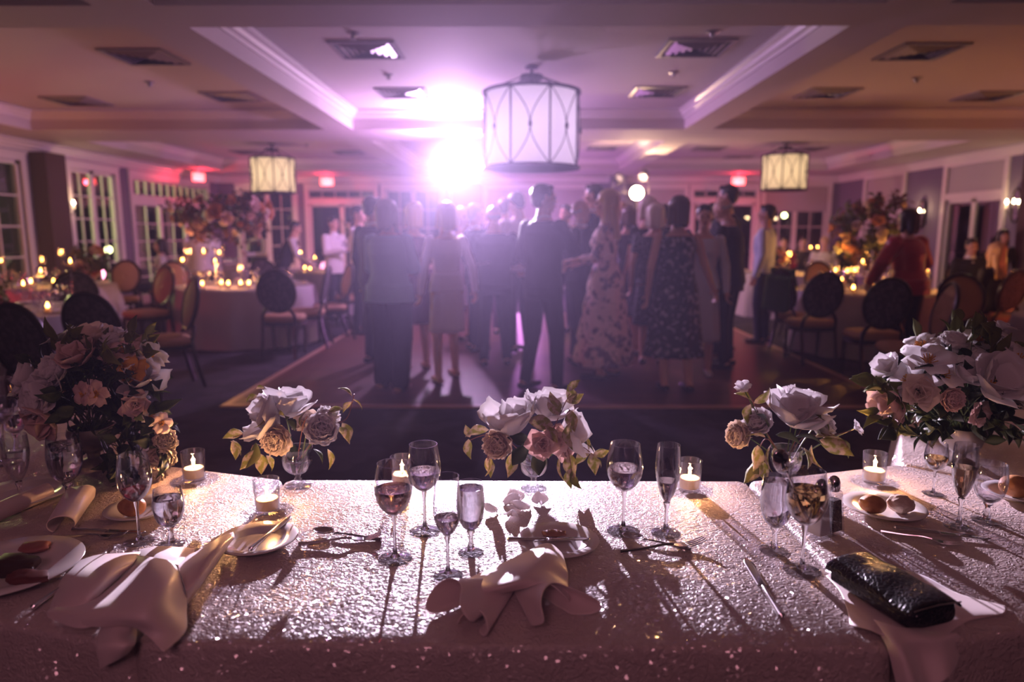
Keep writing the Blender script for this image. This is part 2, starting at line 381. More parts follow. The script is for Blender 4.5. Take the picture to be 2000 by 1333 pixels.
# ---------------------------------------------------------------- ceiling vents, sprinklers
metal_grey = mat('vent_metal', (0.28, 0.25, 0.27), 0.4, 0.3)
vent_dark = mat('vent_dark', (0.02, 0.02, 0.025), 0.7)
def make_vent():
    r = empty('ceiling_vent', cat='vent'); f = MB(); w = .31
    for lo, hi in (((-w, -w), (w, -w + .035)), ((-w, w - .035), (w, w)), ((-w, -w + .035), (-w + .035, w - .035)), ((w - .035, -w + .035), (w, w - .035))):
        f.box((*lo, -.018), (*hi, 0))
    f.build('frame', metal_grey, r, smooth=False)
    MB().box((-w + .03, -w + .03, -.006), (w - .03, w - .03, -.001)).build('duct_opening', vent_dark, r, smooth=False)
    for q in range(4):
        l = MB(); A = Matrix.Rotation(q * pi / 2, 4, 'Z')
        for t in (.24, .185, .13, .075):
            l.add([A @ V(p) for p in ((-t, -t, -.004), (t, -t, -.004), (t - .04, -t + .04, -.026), (-t + .04, -t + .04, -.026))], [(0, 1, 2, 3)])
        l.build('louver', metal_grey, r, smooth=False, mods=[SOLID(.002)])
    return r
vt = make_vent()
vents = [(718, 97, 'bright square vent above the dance floor, beside the beam, first of its coffer'), (1358, 93, 'square vent over the dance floor reflecting two small lamp glints'),
 (788, 181, 'square vent washed pale by the spotlight glare above the dancers'), (1282, 179, 'square vent with brightly glinting warm louvers past the big drum lantern'),
 (283, 110, 'large dark vent in the dim red side coffer by the windows'), (455, 188, 'small dark vent in the red side coffer close to the beam'), (150, 197, 'dark vent with a thin glinting rim near the window wall'),
 (1797, 100, 'large dark vent in the brown side coffer opposite the windows'), (1615, 181, 'small dark vent in the orange side coffer close to the beam'), (1930, 187, 'small dark vent near the wall with the oval sconce'),
 (485, 297, 'thin far vent above the table side drum lantern by the windows'), (680, 297, 'thin far vent beside the spotlight glare'), (1175, 289, 'thin far vent in the coffer behind the big lantern'),
 (1385, 290, 'thin far vent before the far exit sign'), (1440, 307, 'long thin far vent beside the warm lantern'), (1578, 291, 'thin far vent past the warm lantern toward the wall')]
for px, py, lab in vents:
    p = G(px, py, ZC); place(vt, USED, (p.x, p.y, ZC), 0, lab, 'ceiling air vents')
sp = MB().lathe([(.045, 0), (.045, -.006), (.02, -.012), (.012, -.03), (.022, -.034), (.022, -.038), (.001, -.038)], 14).build('sprinkler', mat('sprinkler_metal', (.35, .33, .35), .35, .6)); tag(sp, 'x', 'sprinkler')
sd = [(690, 65, 'sprinkler head by the bright vent in the main coffer'), (759, 146, 'sprinkler head between two vents left in the spotlight glow'), (1392, 62, 'sprinkler head by the glinting vent'), (1316, 141, 'sprinkler head above the vent with warm louvers'),
      (292, 160, 'dark sprinkler hanging in the red side coffer'), (1790, 152, 'dark sprinkler hanging in the brown side coffer'), (1222, 297, 'far sprinkler behind the big lantern'), (600, 282, 'far sprinkler above the window side lantern')]
for i, (px, py, lab) in enumerate(sd):
    o = sp if i == 0 else sp.copy()
    if i: COL.objects.link(o)
    p = G(px, py, ZC); o.location = (p.x, p.y, ZC); o['label'] = lab; o['group'] = 'ceiling sprinklers'; o.scale = (1.3,) * 3

# ---------------------------------------------------------------- drum lanterns
iron = mat('dark_iron', (0.03, 0.025, 0.03), 0.45, 0.6)
def lantern(loc, rad, hgt, zc, label, shade, bulbcol, power, es, nb=4):
    """loc = bottom centre of the drum, zc = ceiling height"""
    root = empty('drum_lantern', loc, label=label, cat='pendant lamp', group='drum lanterns'); H = hgt; n = 8; top = zc - loc[2]
    MB().lathe([(rad * .965, .015), (rad * .965, H - .015), (rad * .955, H - .015), (rad * .955, .015), (rad * .965, .015)], 48).build('shade', shade, root)
    MB().lathe([(.001, .02), (rad * .94, .02), (rad * .94, .028), (.001, .028)], 40).build('diffuser', shade, root)
    for z, nm in ((0, 'bottom_ring'), (H, 'top_ring')):
        MB().lathe([(rad, z - .012), (rad + .012, z - .012), (rad + .012, z + .012), (rad, z + .012), (rad, z - .012)], 48).build(nm, iron, root)
    for i in range(n):
        a = 2 * pi * i / n + .35
        MB().tube([(rad * 1.005 * cos(a), rad * 1.005 * sin(a), 0), (rad * 1.005 * cos(a), rad * 1.005 * sin(a), H)], .011, 6).build('strap', iron, root)
        mb = MB(); am = a + pi / n
        for sgn in (1, -1):
            mb.tube([(rad * 1.0 * cos(am + sgn * (pi / n) * (1 - sin(pi * t))), rad * sin(am + sgn * (pi / n) * (1 - sin(pi * t))), H * t) for t in [q / 14 for q in range(15)]], .0055, 5)
        mb.build('arch_wire', iron, root)
        MB().ball((rad * 1.01 * cos(am), rad * 1.01 * sin(am), H / 2), .02, 4, (1, 1, 2)).build('boss', iron, root)
    for i in range(6):
        a = 2 * pi * i / 6 + .2
        MB().tube([(rad * cos(a), rad * sin(a), H), (.1 * cos(a), .1 * sin(a), H + (top - H) * .62)], .007, 6).build('rod', iron, root)
    cp = H + (top - H) * .6
    MB().lathe([(.001, cp - .02), (.12, cp - .02), (.12, cp + .02), (.02, cp + .03), (.015, top - .03), (.07, top - .02), (.07, top), (.001, top)], 20).build('canopy', iron, root)
    MB().tube([(0, 0, H * .35), (0, 0, cp)], .015, 8).build('centre_stem', iron, root)
    gm = mat('bulb_' + label[:6], bulbcol, .5, emit=bulbcol, es=es)
    for i in range(nb):
        a = 2 * pi * i / nb + .5; r_ = rad * .62; c_ = (r_ * cos(a), r_ * sin(a), H * .5)
        MB().lathe([(.001, -.05), (.02, -.035), (.03, 0), (.022, .035), (.001, .055)], 12, Matrix.Translation(c_)).build('bulb', gm, root)
        MB().tube([(0, 0, H * .40), (c_[0], c_[1], H * .36), (c_[0], c_[1], H * .44)], .007, 5).build('bulb_arm', iron, root)
    L = lamp('lantern_light', 'POINT', (loc[0], loc[1], loc[2] + H * .55), bulbcol, power, rad * .35)
    return root
bigshade = shadecloth('white_shade', (0.95, 0.93, 0.95)); creamshade = shadecloth('cream_shade', (0.92, 0.88, 0.80))
lantern((0.14, 7.6, 2.165), .51, .77, ZC, 'large white glowing drum lantern hanging over the dance floor', bigshade, (.92, .74, 1.0), 360, 110)  # bulb light added inside to imitate the shade being backlit by the spotlight
lantern((-4.82, 13.9, 2.26), .42, .66, ZC, 'cream drum lantern with warm bulbs hanging by the window side tables', creamshade, (1.0, .76, .50), 70, 500)
lantern((5.2, 13.9, 2.31), .42, .66, ZC, 'cream drum lantern with warm bulbs hanging near the far red exit sign and shaded window', creamshade, (1.0, .76, .50), 70, 500)

# ---------------------------------------------------------------- exit signs
def exit_sign(loc, rz, label):
    r = empty('exit_sign', loc, rz, label, 'sign', 'red exit signs')
    MB().box((-.17, -.03, -.1), (.17, .03, .1)).build('housing', mat('sign_white', (.8, .78, .78), .4), r, smooth=False, mods=[BEV(.006)])
    MB().box((-.155, -.036, -.085), (.155, -.0305, .085)).build('face_panel', mat('exit_face', (1, .55, .5), .4, emit=(1, .12, .10), es=5), r, smooth=False)
    cu = bpy.data.curves.new('exit_letters', 'FONT'); cu.body = 'EXIT'; cu.size = .15; cu.align_x = 'CENTER'; cu.align_y = 'CENTER'; cu.extrude = .002
    o = bpy.data.objects.new('exit_letters', cu); COL.objects.link(o); o.parent = r; o.location = (0, -.039, 0); o.rotation_euler = (pi / 2, 0, 0); 
    bpy.context.view_layer.update(); me = bpy.data.meshes.new_from_object(o); bpy.data.objects.remove(o); me.materials.clear(); me.materials.append(mat('exit_red', (1, .02, .02), .4, emit=(1, .03, .03), es=9))
    o = bpy.data.objects.new('exit_letters', me); COL.objects.link(o); o.parent = r; o.location = (0, -.037, 0); o.rotation_euler = (pi / 2, 0, 0)
    MB().box((-.02, -.02, .1), (.02, .02, ZS - loc[2])).build('mount', trimw, r, smooth=False)
    M_ = Matrix.Rotation(rz, 4, 'Z') @ V((0, -.16, -.02)); lamp('exit_glow', 'POINT', V(loc) + M_, (1, .03, .06), 16, .05)
exit_sign((-4.84, 17.9, 2.76), 0, 'red EXIT sign above the far door between the window lantern and the spotlight')
exit_sign((5.5, 17.75, 2.76), 0, 'red EXIT sign above the far door beside the dark haired tall man')
exit_sign((-7.45, 16.4, 2.76), R(60), 'red EXIT sign above the side glass doors by the windows')
# ---------------------------------------------------------------- wall sconces
def sconce(loc, rz, label, big=1):
    r = empty('wall_sconce', loc, rz, label, 'wall lamp', 'oval mirror wall sconces')
    ring = MB(); ring.tube([(.11 * cos(a) * big, -.02, .28 * sin(a) * big) for a in [2 * pi * q / 28 for q in range(28)]], .014, 8, closed=True); ring.build('oval_frame', iron, r)
    MB().lathe([(.001, 0), (.105, 0), (.105, .01), (.001, .01)], 28, Matrix.Translation((0, -.002, 0)) @ Matrix.Rotation(pi / 2, 4, 'X') @ Matrix.Diagonal((1, 2.55, 1, 1))).build('mirror_plate', mat('mirror', (.8, .8, .85), .08, 1), r)
    for sx in (-1, 1):
        a = MB(); a.tube(crom([(0, -.02, -.12), (sx * .05, -.09, -.14), (sx * .085, -.11, -.08), (sx * .085, -.11, -.04)], 5), .008, 7); a.build('arm', iron, r)
        MB().lathe([(.001, -.04), (.018, -.04), (.016, .03), (.001, .03)], 10, Matrix.Translation((sx * .085, -.11, 0))).build('candle_tube', trimw, r)
        MB().lathe([(.001, 0), (.018, .015), (.02, .035), (.008, .06), (.001, .075)], 10, Matrix.Translation((sx * .085, -.11, .03))).build('bulb', mat('sconce_bulb', (1, .8, .5), .5, emit=(1, .72, .40), es=45), r)
    lamp('sconce_light', 'POINT', V(loc) + Matrix.Rotation(rz, 4, 'Z') @ V((0, -.16, .08)), (1, .62, .32), 5, .05)
sconce((XL + .03, 11.98, 1.93), -R(-90) if False else R(90), 'oval mirror sconce with two lit bulbs beside the tall side window')
sconce((XR - .03, 11.75, 1.93), -R(90), 'oval mirror sconce with two lit bulbs beside the dark pilaster near the frame edge')
sconce((XR - .03, 14.45, 1.86), -R(90), 'sconce with two glowing bulbs showing above the red jacket woman')

# ================================================================ THE HEAD TABLE
TZ = 0.762
def sequin_cloth():
    m = bpy.data.materials.new('sequin_cloth'); m.use_nodes = True; nt = m.node_tree; b = nt.nodes['Principled BSDF']; L = nt.links.new
    b.inputs['Base Color'].default_value = (.58, .47, .46, 1); b.inputs['Roughness'].default_value = .42
    geo = nt.nodes.new('ShaderNodeNewGeometry'); tc = nt.nodes.new('ShaderNodeTexCoord')
    vo = nt.nodes.new('ShaderNodeTexVoronoi'); vo.inputs['Scale'].default_value = 190; L(tc.outputs['Object'], vo.inputs['Vector'])
    n1 = nt.nodes.new('ShaderNodeTexNoise'); n1.inputs['Scale'].default_value = 85; n1.inputs['Detail'].default_value = 2; n1.inputs['Distortion'].default_value = 1.2; L(tc.outputs['Object'], n1.inputs['Vector'])
    n2 = nt.nodes.new('ShaderNodeTexNoise'); n2.inputs['Scale'].default_value = 7; L(tc.outputs['Object'], n2.inputs['Vector'])
    b1 = nt.nodes.new('ShaderNodeBump'); b1.inputs['Strength'].default_value = .55; b1.inputs['Distance'].default_value = .02; L(n2.outputs[0], b1.inputs['Height'])
    b2 = nt.nodes.new('ShaderNodeBump'); b2.inputs['Strength'].default_value = .9; b2.inputs['Distance'].default_value = .006; L(n1.outputs[0], b2.inputs['Height']); L(b1.outputs[0], b2.inputs['Normal'])
    L(b2.outputs[0], b.inputs['Normal'])
    # sequin discs, each turned its own way
    sub = nt.nodes.new('ShaderNodeVectorMath'); sub.operation = 'SUBTRACT'; sub.inputs[1].default_value = (.5, .5, .5); L(vo.outputs['Color'], sub.inputs[0])
    sc = nt.nodes.new('ShaderNodeVectorMath'); sc.operation = 'SCALE'; sc.inputs['Scale'].default_value = 1.0; L(sub.outputs[0], sc.inputs[0])
    ad = nt.nodes.new('ShaderNodeVectorMath'); ad.operation = 'ADD'; L(sc.outputs[0], ad.inputs[0]); L(geo.outputs['Normal'], ad.inputs[1])
    no = nt.nodes.new('ShaderNodeVectorMath'); no.operation = 'NORMALIZE'; L(ad.outputs[0], no.inputs[0])
    gl = nt.nodes.new('ShaderNodeBsdfGlossy'); gl.inputs['Roughness'].default_value = .14; gl.inputs[0].default_value = (.95, .85, .85, 1); L(no.outputs[0], gl.inputs['Normal'])
    mx = nt.nodes.new('ShaderNodeMixShader'); mx.inputs[0].default_value = .12; L(b.outputs[0], mx.inputs[1]); L(gl.outputs[0], mx.inputs[2])
    L(mx.outputs[0], nt.nodes['Material Output'].inputs[0]); return m
sequin = sequin_cloth()
def drape(poly, z, folds=1.0, seed=0, bottom=.015, step=.035, rnd=.012):
    poly = [V((*p, 0)) for p in poly]; n = len(poly); cen = sum(poly, V()) / n; pts = []; nrm = []
    for i in range(n):
        a, b = poly[i], poly[(i + 1) % n]; m = max(2, int((b - a).length / step)); e = (b - a).normalized(); nn = V((e.y, -e.x, 0))
        if nn.dot((a + b) / 2 - cen) < 0: nn = -nn
        for k in range(m): pts.append(a.lerp(b, (k + .5) / m)); nrm.append(nn)
    mb = MB(); rings = []
    N = len(pts); sm = [(nrm[i - 1] + nrm[i] + nrm[(i + 1) % N]).normalized() for i in range(N)]
    spec = [(-rnd, z, 0), (-rnd * .3, z - rnd * .25, 0), (0, z - rnd, 0), (.004, z - .05, .15), (.02, z - .2, .6), (.03, z - .42, .9), (.04, bottom + .06, 1), (.045, bottom, 1)]
    for off, zz, fd in spec:
        r = []
        for i, p in enumerate(pts):
            t = i * step; f = fd * folds * .022 * (sin(t * 17 + seed) + .6 * sin(t * 31 + 1.7 * seed) + .4 * noise.noise(V((t * 3, seed, zz))))
            q = p + sm[i] * (off * folds + f); r.append(V((q.x, q.y, zz)))
        rings.append(r)
    mb.loft(rings[::-1], caps=False); nn_ = len(mb.v)
    mb.f.append(tuple(range(nn_ - N, nn_)))
    return mb
tabs = [([(-.68, 1.115), (.665, 1.115), (.665, 1.945), (-.68, 1.945)], TZ, 'sequinned blush cloth on the middle head table under most of the wine glasses'),
        ([(.673, 1.115), (1.92, 1.40), (1.2, 2.10), (.673, 1.945)], TZ - .001, 'blush cloth on the angled head table under the black clutch and bread rolls'),
        ([(-.688, 1.115), (-1.92, 1.40), (-1.2, 2.10), (-.688, 1.945)], TZ - .001, 'blush cloth on the angled head table under the trailing bouquet and big crumpled napkin'),
        ([(1.205, 2.106), (1.93, 1.41), (2.8, 2.3), (1.72, 3.05)], TZ - .002, 'pale cloth on the outer head table behind the tall bouquet with yellow centred flowers'),
        ([(-1.205, 2.106), (-1.93, 1.41), (-2.8, 2.3), (-1.72, 3.05)], TZ - .002, 'dim cloth on the outer head table behind the dark trailing bouquet')]
for i, (pl, z, lab) in enumerate(tabs):
    o = drape(pl, z, .8, i * 2.1).build('tablecloth', sequin, sharp=60); tag(o, lab, 'tablecloth', 'head table cloths')
    # the table under it
    cx = sum(p[0] for p in pl) / 4; cy_ = sum(p[1] for p in pl) / 4
    t = empty('banquet_table', (cx, cy_, 0), label=lab.replace('sequinned ', '').replace('blush cloth', 'banquet table').replace('pale cloth', 'banquet table').replace('dim cloth', 'banquet table').replace(' on the ', ' hidden by cloth, ').split(' under')[0] + ' of the curved head table, number set by its cloth', cat='table', group='head tables')
    t['label'] = ['folding table hidden under the middle sequinned cloth', 'folding table hidden under the cloth with the black clutch', 'folding table hidden under the cloth with the big crumpled napkin', 'folding table hidden under the pale cloth behind the tall bouquet', 'folding table hidden under the dim cloth behind the dark bouquet'][i]
    ins = [(p[0] - cx + (cx - p[0]) * .05, p[1] - cy_ + (cy_ - p[1]) * .05) for p in pl]
    m = MB(); m.loft([[V((*p, z - .035)) for p in ins], [V((*p, z - .008)) for p in ins]]) ; m.build('tabletop', mat('plywood', (.3, .2, .12), .6), t, smooth=False)
    for p in ins: MB().tube([(p[0] * .85, p[1] * .85, 0), (p[0] * .85, p[1] * .85, z - .036)], .015).build('leg', iron, t)

# ---------------------------------------------------------------- glassware
glass = glassmat('clear_glass'); stemglass = mat('stem_glass', (1, 1, 1), 0.0, 0, Transmission_Weight=1.0, IOR=1.45)
WINE = [(.0, .1), (.012, .103), (.028, .118), (.038, .140), (.0405, .160), (.038, .185), (.033, .215)]
FLUTE = [(.0, .075), (.006, .078), (.014, .095), (.021, .120), (.0255, .150), (.026, .180), (.024, .215)]
GOB = [(.0, .055), (.014, .058), (.028, .072), (.036, .095), (.0385, .120), (.037, .145), (.034, .170)]
TULIP = [(.0, .088), (.01, .091), (.024, .108), (.031, .130), (.032, .155), (.029, .190), (.028, .215)]
KINDS = {'wine': (WINE, .215, .0041, .036), 'flute': (FLUTE, .215, .0045, .030), 'goblet': (GOB, .170, .007, .034), 'tulip': (TULIP, .215, .0045, .033)}
def smoothprof(p, n=4):
    return [(max(q.x, 0), q.y) for q in crom([V((a, b, 0)) for a, b in p], n)]
def inter(p, z):
    for (r0, z0), (r1, z1) in zip(p, p[1:]):
        if z0 <= z <= z1: return r0 + (r1 - r0) * (z - z0) / max(z1 - z0, 1e-6)
    return p[-1][0]
def stemware(name, kind, label, fill=0, liq=None, group=None, seg=36, liqname='wine', ice=False):
    prof, H, sr, br = KINDS[kind]; r = empty(name, label=label, cat='glass', group=group)
    P = smoothprof(prof); zb = P[0][1]; th = .0012
    outer = [(max(a, .0008), b) for a, b in P]; inner = [(max(a - th, .0006), b + (th if i < 4 else 0)) for i, (a, b) in enumerate(P)]
    MB().lathe(outer + inner[::-1], seg).build('bowl', glass, r, sharp=80)
    MB().lathe([(.0008, .0045), (br * .3, .006), (sr * 1.3, .013), (sr * .85, .03), (sr * .85, zb * .8), (sr * 1.6, zb - .003), (sr * 1.5, zb + .001), (.0008, zb + .001)], seg).build('stem', stemglass, r, sharp=80)
    MB().lathe([(.0008, 0), (br, 0), (br + .001, .0012), (br, .002), (br * .6, .003), (br * .28, .0058), (.0008, .006)], seg).build('foot', glass, r, sharp=80)
    if fill > 0:
        zl = zb + .004 + (H - zb) * fill; lp = [(.0006, inner[0][1] + .0008)]
        for a, b in inner:
            if b < zl and a > .003: lp.append((a - .0005, b + .0004))
        ra = inter(inner, zl) - .0005; lp += [(ra, zl), (ra * .9, zl - .0004), (.0006, zl - .0004)]
        MB().lathe(lp, seg).build(liqname, liq, r, sharp=60)
        if ice:
            for k in range(3):
                M_ = Matrix.Translation((.014 * cos(k * 1.9), .014 * sin(k * 1.9), zl - .012 + .003 * k)) @ Matrix.Rotation(k * 1.1, 4, V((1, .5, .3)))
                MB().box((-.009, -.009, -.009), (.009, .009, .009), M_).build('ice_cube', stemglass, r, mods=[BEV(.002)])
    return r
def put(o, px, pyb, pyt=None, H=None, z=TZ):
    p = G(px, pyb, z); o.location = (p.x, p.y, z)
    if pyt:
        t = D(px, pyt, p.y); s = (t.z - z) / H; o.scale = (s, s, s)
    o.rotation_euler = (0, 0, random.random() * 6); return p
water = liquid('water', (.98, .98, 1.0)); rose_w = liquid('rose_wine', (1.0, .62, .38), 1.34); red_w = liquid('red_wine', (.45, .04, .06), 1.34)
champ = liquid('champagne', (1.0, .82, .5), 1.34); whisky = liquid('whisky', (1.0, .68, .26), 1.34); palew = liquid('white_wine', (.98, .92, .85), 1.34)
gl = [(772, 1092, 905, 'wine', .48, rose_w, 'wine glass half full of amber rose wine in front of a lit votive', 'rose_wine', 0, 1.0),
 (830, 1038, 868, 'wine', .40, palew, 'wine glass with pale wine standing behind the amber rose glass', 'white_wine', 0, 1.0),
 (875, 1125, 930, 'tulip', .28, palew, 'slim tulip glass nearly empty, in front of the full water goblet near the middle napkin', 'white_wine', 0, .9),
 (920, 1080, 943, 'goblet', .86, water, 'water goblet filled to the brim beside the slim tulip glass', 'water', 0, .85),
 (1217, 1038, 867, 'wine', .46, palew, 'large wine glass with white wine beside the flute and far edge votive', 'white_wine', 0, 1.05),
 (1300, 1042, 869, 'flute', .36, palew, 'champagne flute a third full beside the votive on the far table edge', 'champagne', 0, 1.1),
 (1511, 1076, 932, 'goblet', .88, water, 'full water goblet behind the iced drink glass', 'water', 0, .9),
 (1566, 1115, 920, 'wine', .62, whisky, 'wine glass of amber iced drink with a spoon in it, next to the shakers', 'iced_drink', 1, 1.02),
 (1822, 965, 866, 'wine', .45, whisky, 'wine glass with a little amber wine below the white bouquet, by the lit votive plate', 'amber_wine', 0, 1.1),
 (1872, 1030, 868, 'flute', .55, champ, 'flute of pale champagne in front of the white bouquet', 'champagne', 0, 1.1),
 (1926, 1018, 905, 'goblet', .10, water, 'nearly empty wide goblet beside the champagne flute', 'water', 0, 1.1),
 (273, 1058, 888, 'wine', .22, red_w, 'wine glass with a last sip of red wine before a bread roll plate', 'red_wine', 0, .93),
 (335, 1063, 955, 'goblet', .72, water, 'round water goblet beside the red wine glass and crumpled napkin', 'water', 0, 1.12),
 (42, 990, 850, 'flute', .0, None, 'empty flute near the rolled napkin at the dim table end', 'water', 0, 1.35),
 (135, 985, 852, 'goblet', .80, water, 'tall goblet of ice water near the dim table end', 'ice_water', 1, 1.0),
 (10, 905, 740, 'wine', .0, None, 'empty wine glass beside the dark bouquet at the frame edge', 'water', 0, 1.0),
 (34, 880, 775, 'goblet', .6, water, 'small water goblet tucked beside the dark bouquet', 'water', 0, 1.0)]
for px, pb, pt, kd, fl, lq, lab, ln, ice, wx in gl:
    o = stemware({'wine': 'wine_glass', 'flute': 'champagne_flute', 'goblet': 'water_goblet', 'tulip': 'tulip_glass'}[kd], kd, lab, fl, lq, 'head table glasses', 36, ln, bool(ice))
    put(o, px, pb, pt, KINDS[kd][1]); s = o.scale[0]; o.scale = (s * wx, s * wx, s)
tm = stemware('tumbler', 'goblet', 'x') if False else None
# spoon standing in the iced drink
steel = mat('polished_steel', (.75, .72, .74), .14, 1)
def ladder(pts, w, name, m, parent=None, t=.002, closed=False):
    """strip of varying half width w along pts, lying in its own local XY with height in z"""
    mb = MB(); rows = len(pts)
    def fn(u, v):
        i = min(int(round(v * (rows - 1))), rows - 1); p = V(pts[i]); return V((p.x + (u - .5) * 2 * w[i], p.y, p.z - .0 * u))
    mb.grid(fn, 4, rows - 1); return mb
def knife_obj(label):
    r = empty('table_knife', label=label, cat='knife', group='head table cutlery')
    h = MB(); h.tube([(0, y, .005) for y in (0, .004, .03, .07, .1, .108)], [.002, .007, .006, .0048, .0045, .003], 10); h.build('handle', steel, r)
    b = MB(); b.grid(lambda u, v: V(((u - .45) * .019 * (1 if v < .8 else max(0.15, 1 - ((v - .8) / .2) ** 2)), .106 + v * .115, .0045)), 4, 16); b.build('blade', steel, r, mods=[SOLID(.0018)])
    return r
def fork_obj(label):
    r = empty('table_fork', label=label, cat='fork', group='head table cutlery')
    h = MB(); pts = [(0, y, z) for y, z in ((0, .004), (.02, .0045), (.06, .006), (.1, .010), (.125, .008))]; h.tube(crom(pts, 4), [.0058 - .0028 * min(1, k / 10) for k in range(17)], 8)
    h.build('handle', steel, r)
    b = MB()
    prof = lambda y: .004 + .012 * ((y - .15) / .05) ** 2
    b.grid(lambda u, v: V(((u - .5) * 2 * (.0035 + .0085 * sin(min(v, .8) / .8 * pi / 2)), .122 + v * .033, prof(.122 + v * .033) )), 6, 8)
    for k in range(4):
        x = -.0105 + k * .007; b.grid(lambda u, v, x=x: V((x + (u - .5) * .004 * (1 - .4 * v), .154 + v * .045, prof(.154 + v * .045))), 1, 8)
    b.build('tines', steel, r, mods=[SOLID(.0018)]); return r
def spoon_obj(label):
    r = empty('table_spoon', label=label, cat='spoon', group='head table cutlery')
    h = MB(); h.tube(crom([(0, 0, .004), (0, .03, .0045), (0, .08, .008), (0, .118, .008), (0, .13, .005)], 4), [.0056 - .003 * min(1, k / 10) for k in range(17)], 8); h.build('handle', steel, r)
    b = MB(); b.grid(lambda u, v: V((.0195 * (v) * cos(2 * pi * u), .158 + .030 * v * sin(2 * pi * u), .0035 + .0085 * v ** 2)), 24, 6, wrapu=True); b.build('bowl', steel, r, mods=[SOLID(.0016)])
    return r
def lay(o, a, b, z=TZ + .001, tilt=0, L=.2):
    p, q = G(*a, z), G(*b, z); d = q - p; o.location = p; o.rotation_euler = (tilt, 0, atan2(d.y, d.x) - pi / 2)
    s = d.length / L; o.scale = (max(s, .85),) * 3; return o
lay(fork_obj('steel fork crossing the spoon beside the rose wine glass'), (583, 1067), (748, 1052), TZ + .004)
lay(spoon_obj('steel spoon crossing the fork beside the rose wine glass'), (745, 1058), (612, 1042), TZ + .001, 0, .188)
lay(fork_obj('steel fork crossing the spoon below the champagne flute'), (1210, 1082), (1377, 1064), TZ + .004)
lay(spoon_obj('steel spoon crossing the fork below the champagne flute'), (1350, 1078), (1215, 1050), TZ + .001, 0, .188)
lay(knife_obj('used butter knife lying alone on the brightly lit cloth'), (1528, 1213), (1455, 1095), TZ + .001, 0, .221)
lay(fork_obj('dark fork beside the knife in front of the champagne flute'), (1720, 1040), (1860, 1066), TZ + .001, 0, .2)
lay(knife_obj('long dark knife pointing to the frame edge in front of the champagne flute'), (1745, 1034), (1935, 1056), TZ + .002, 0, .221)
lay(fork_obj('dark fork beside the food plate by the crumpled napkin'), (105, 1052), (250, 1050), TZ + .001, 0, .2)
lay(knife_obj('dark knife beside the food plate under the water goblet'), (140, 1038), (258, 1042), TZ + .003, 0, .221)
lay(knife_obj('knife poking out from under the big crumpled napkin'), (62, 1193), (150, 1130), TZ + .002, 0, .221)
sp_ = spoon_obj('steel spoon standing up in the amber iced drink'); p = G(1566, 1115, TZ); sp_.location = (p.x + .006, p.y, TZ + .122); sp_.rotation_euler = (R(83), R(30), R(190)); sp_.scale = (.95,) * 3
# plates
china = mat('china', (.78, .74, .74), .18); 
def plate(name, px, py, r, label, z=TZ):
    o = MB().lathe([(.001, .003), (r * .55, .003), (r * .6, .004), (r * .75, .011), (r, .016), (r + .0015, .018), (r, .0195), (r * .74, .0145), (r * .6, .008), (r * .55, .007), (.001, .007)], 56).build(name, china, sharp=70)
    MB().lathe([(r * .5, 0), (r * .52, 0), (r * .52, .0032), (r * .5, .0032)], 40).build('foot_ring', china, o)
    p = G(px, py, z + .015); o.location = (p.x, p.y, z + .0005); tag(o, label, 'plate', 'head table plates'); return p
pc = plate('bread_plate', 1090, 1056, .093, 'white bread plate with a scrap and a knife behind the middle napkin')
pl_ = plate('bread_plate', 503, 1053, .090, 'white bread plate with butter knife beside the lit votive and napkin tip')
pr = plate('bread_plate', 1727, 990, .098, 'white bread plate holding two rolls near the clutch')
pb_ = plate('bread_plate', 275, 993, .085, 'bread plate under a dark roll behind the red wine glass')
pf = plate('dinner_plate', 10, 1108, .145, 'large dinner plate with dark leftovers cut by the frame edge')
p6 = plate('bread_plate', 1985, 962, .080, 'bread plate with a dark roll far down the angled table'); p7 = plate('dinner_plate', 45, 962, .12, 'dinner plate lying behind the empty flute in the dim corner')
lay(knife_obj('butter knife lying across the middle bread plate'), (990, 1058), (1152, 1056), TZ + .0165, 0, .221)
k_ = lay(knife_obj('butter knife with golden sheen leaning on the plate by the lit votive'), (488, 1078), (563, 1016), TZ + .017, 0, .221)
crust = mat('bread_crust', (.50, .22, .08), .55, bump=(60, .3), var=(22, (.30, .10, .03), .45, .7)); crumb = mat('bread_crumb', (.62, .48, .38), .9, bump=(120, .8, .004))
def roll(px, py, rr, label, m=crust, z=TZ + .011, torn=0):
    p = G(px, py, z + rr * .7); mb = MB(); mb.ball((0, 0, 0), rr, 18, (1.12, .95, .78))
    for i, v in enumerate(mb.v):
        v = V(v); n_ = noise.noise(v * 38) * .10 + (noise.noise(v * 110) * .22 + .1 if torn else 0); mb.v[i] = tuple(v * (1 + n_))
    o = mb.build('bread_roll', m, mods=[('SUBSURF', dict(levels=1, render_levels=1))]); o.location = (p.x, p.y, z + rr * .70); tag(o, label, 'bread roll', 'bread rolls'); return o
roll(1705, 985, .030, 'shiny whole bread roll on the plate near the clutch')
roll(1760, 985, .027, 'torn bread roll half beside the whole roll', crumb, torn=1)
roll(258, 990, .031, 'dark bread roll seen through the red wine glass')
roll(1985, 950, .038, 'dark roll on the far plate at the frame edge')
sc_ = MB().ball((0, 0, 0), .02, 10, (1.5, .7, .3)); 
for i, v in enumerate(sc_.v): sc_.v[i] = tuple(V(v) * (1 + .5 * noise.noise(V(v) * 90)))
o = sc_.build('bread_scrap', mat('scrap', (.40, .20, .13), .7)); o.location = (pc.x - .01, pc.y + .03, TZ + .018); tag(o, 'brown bread scrap left on the middle bread plate', 'food')
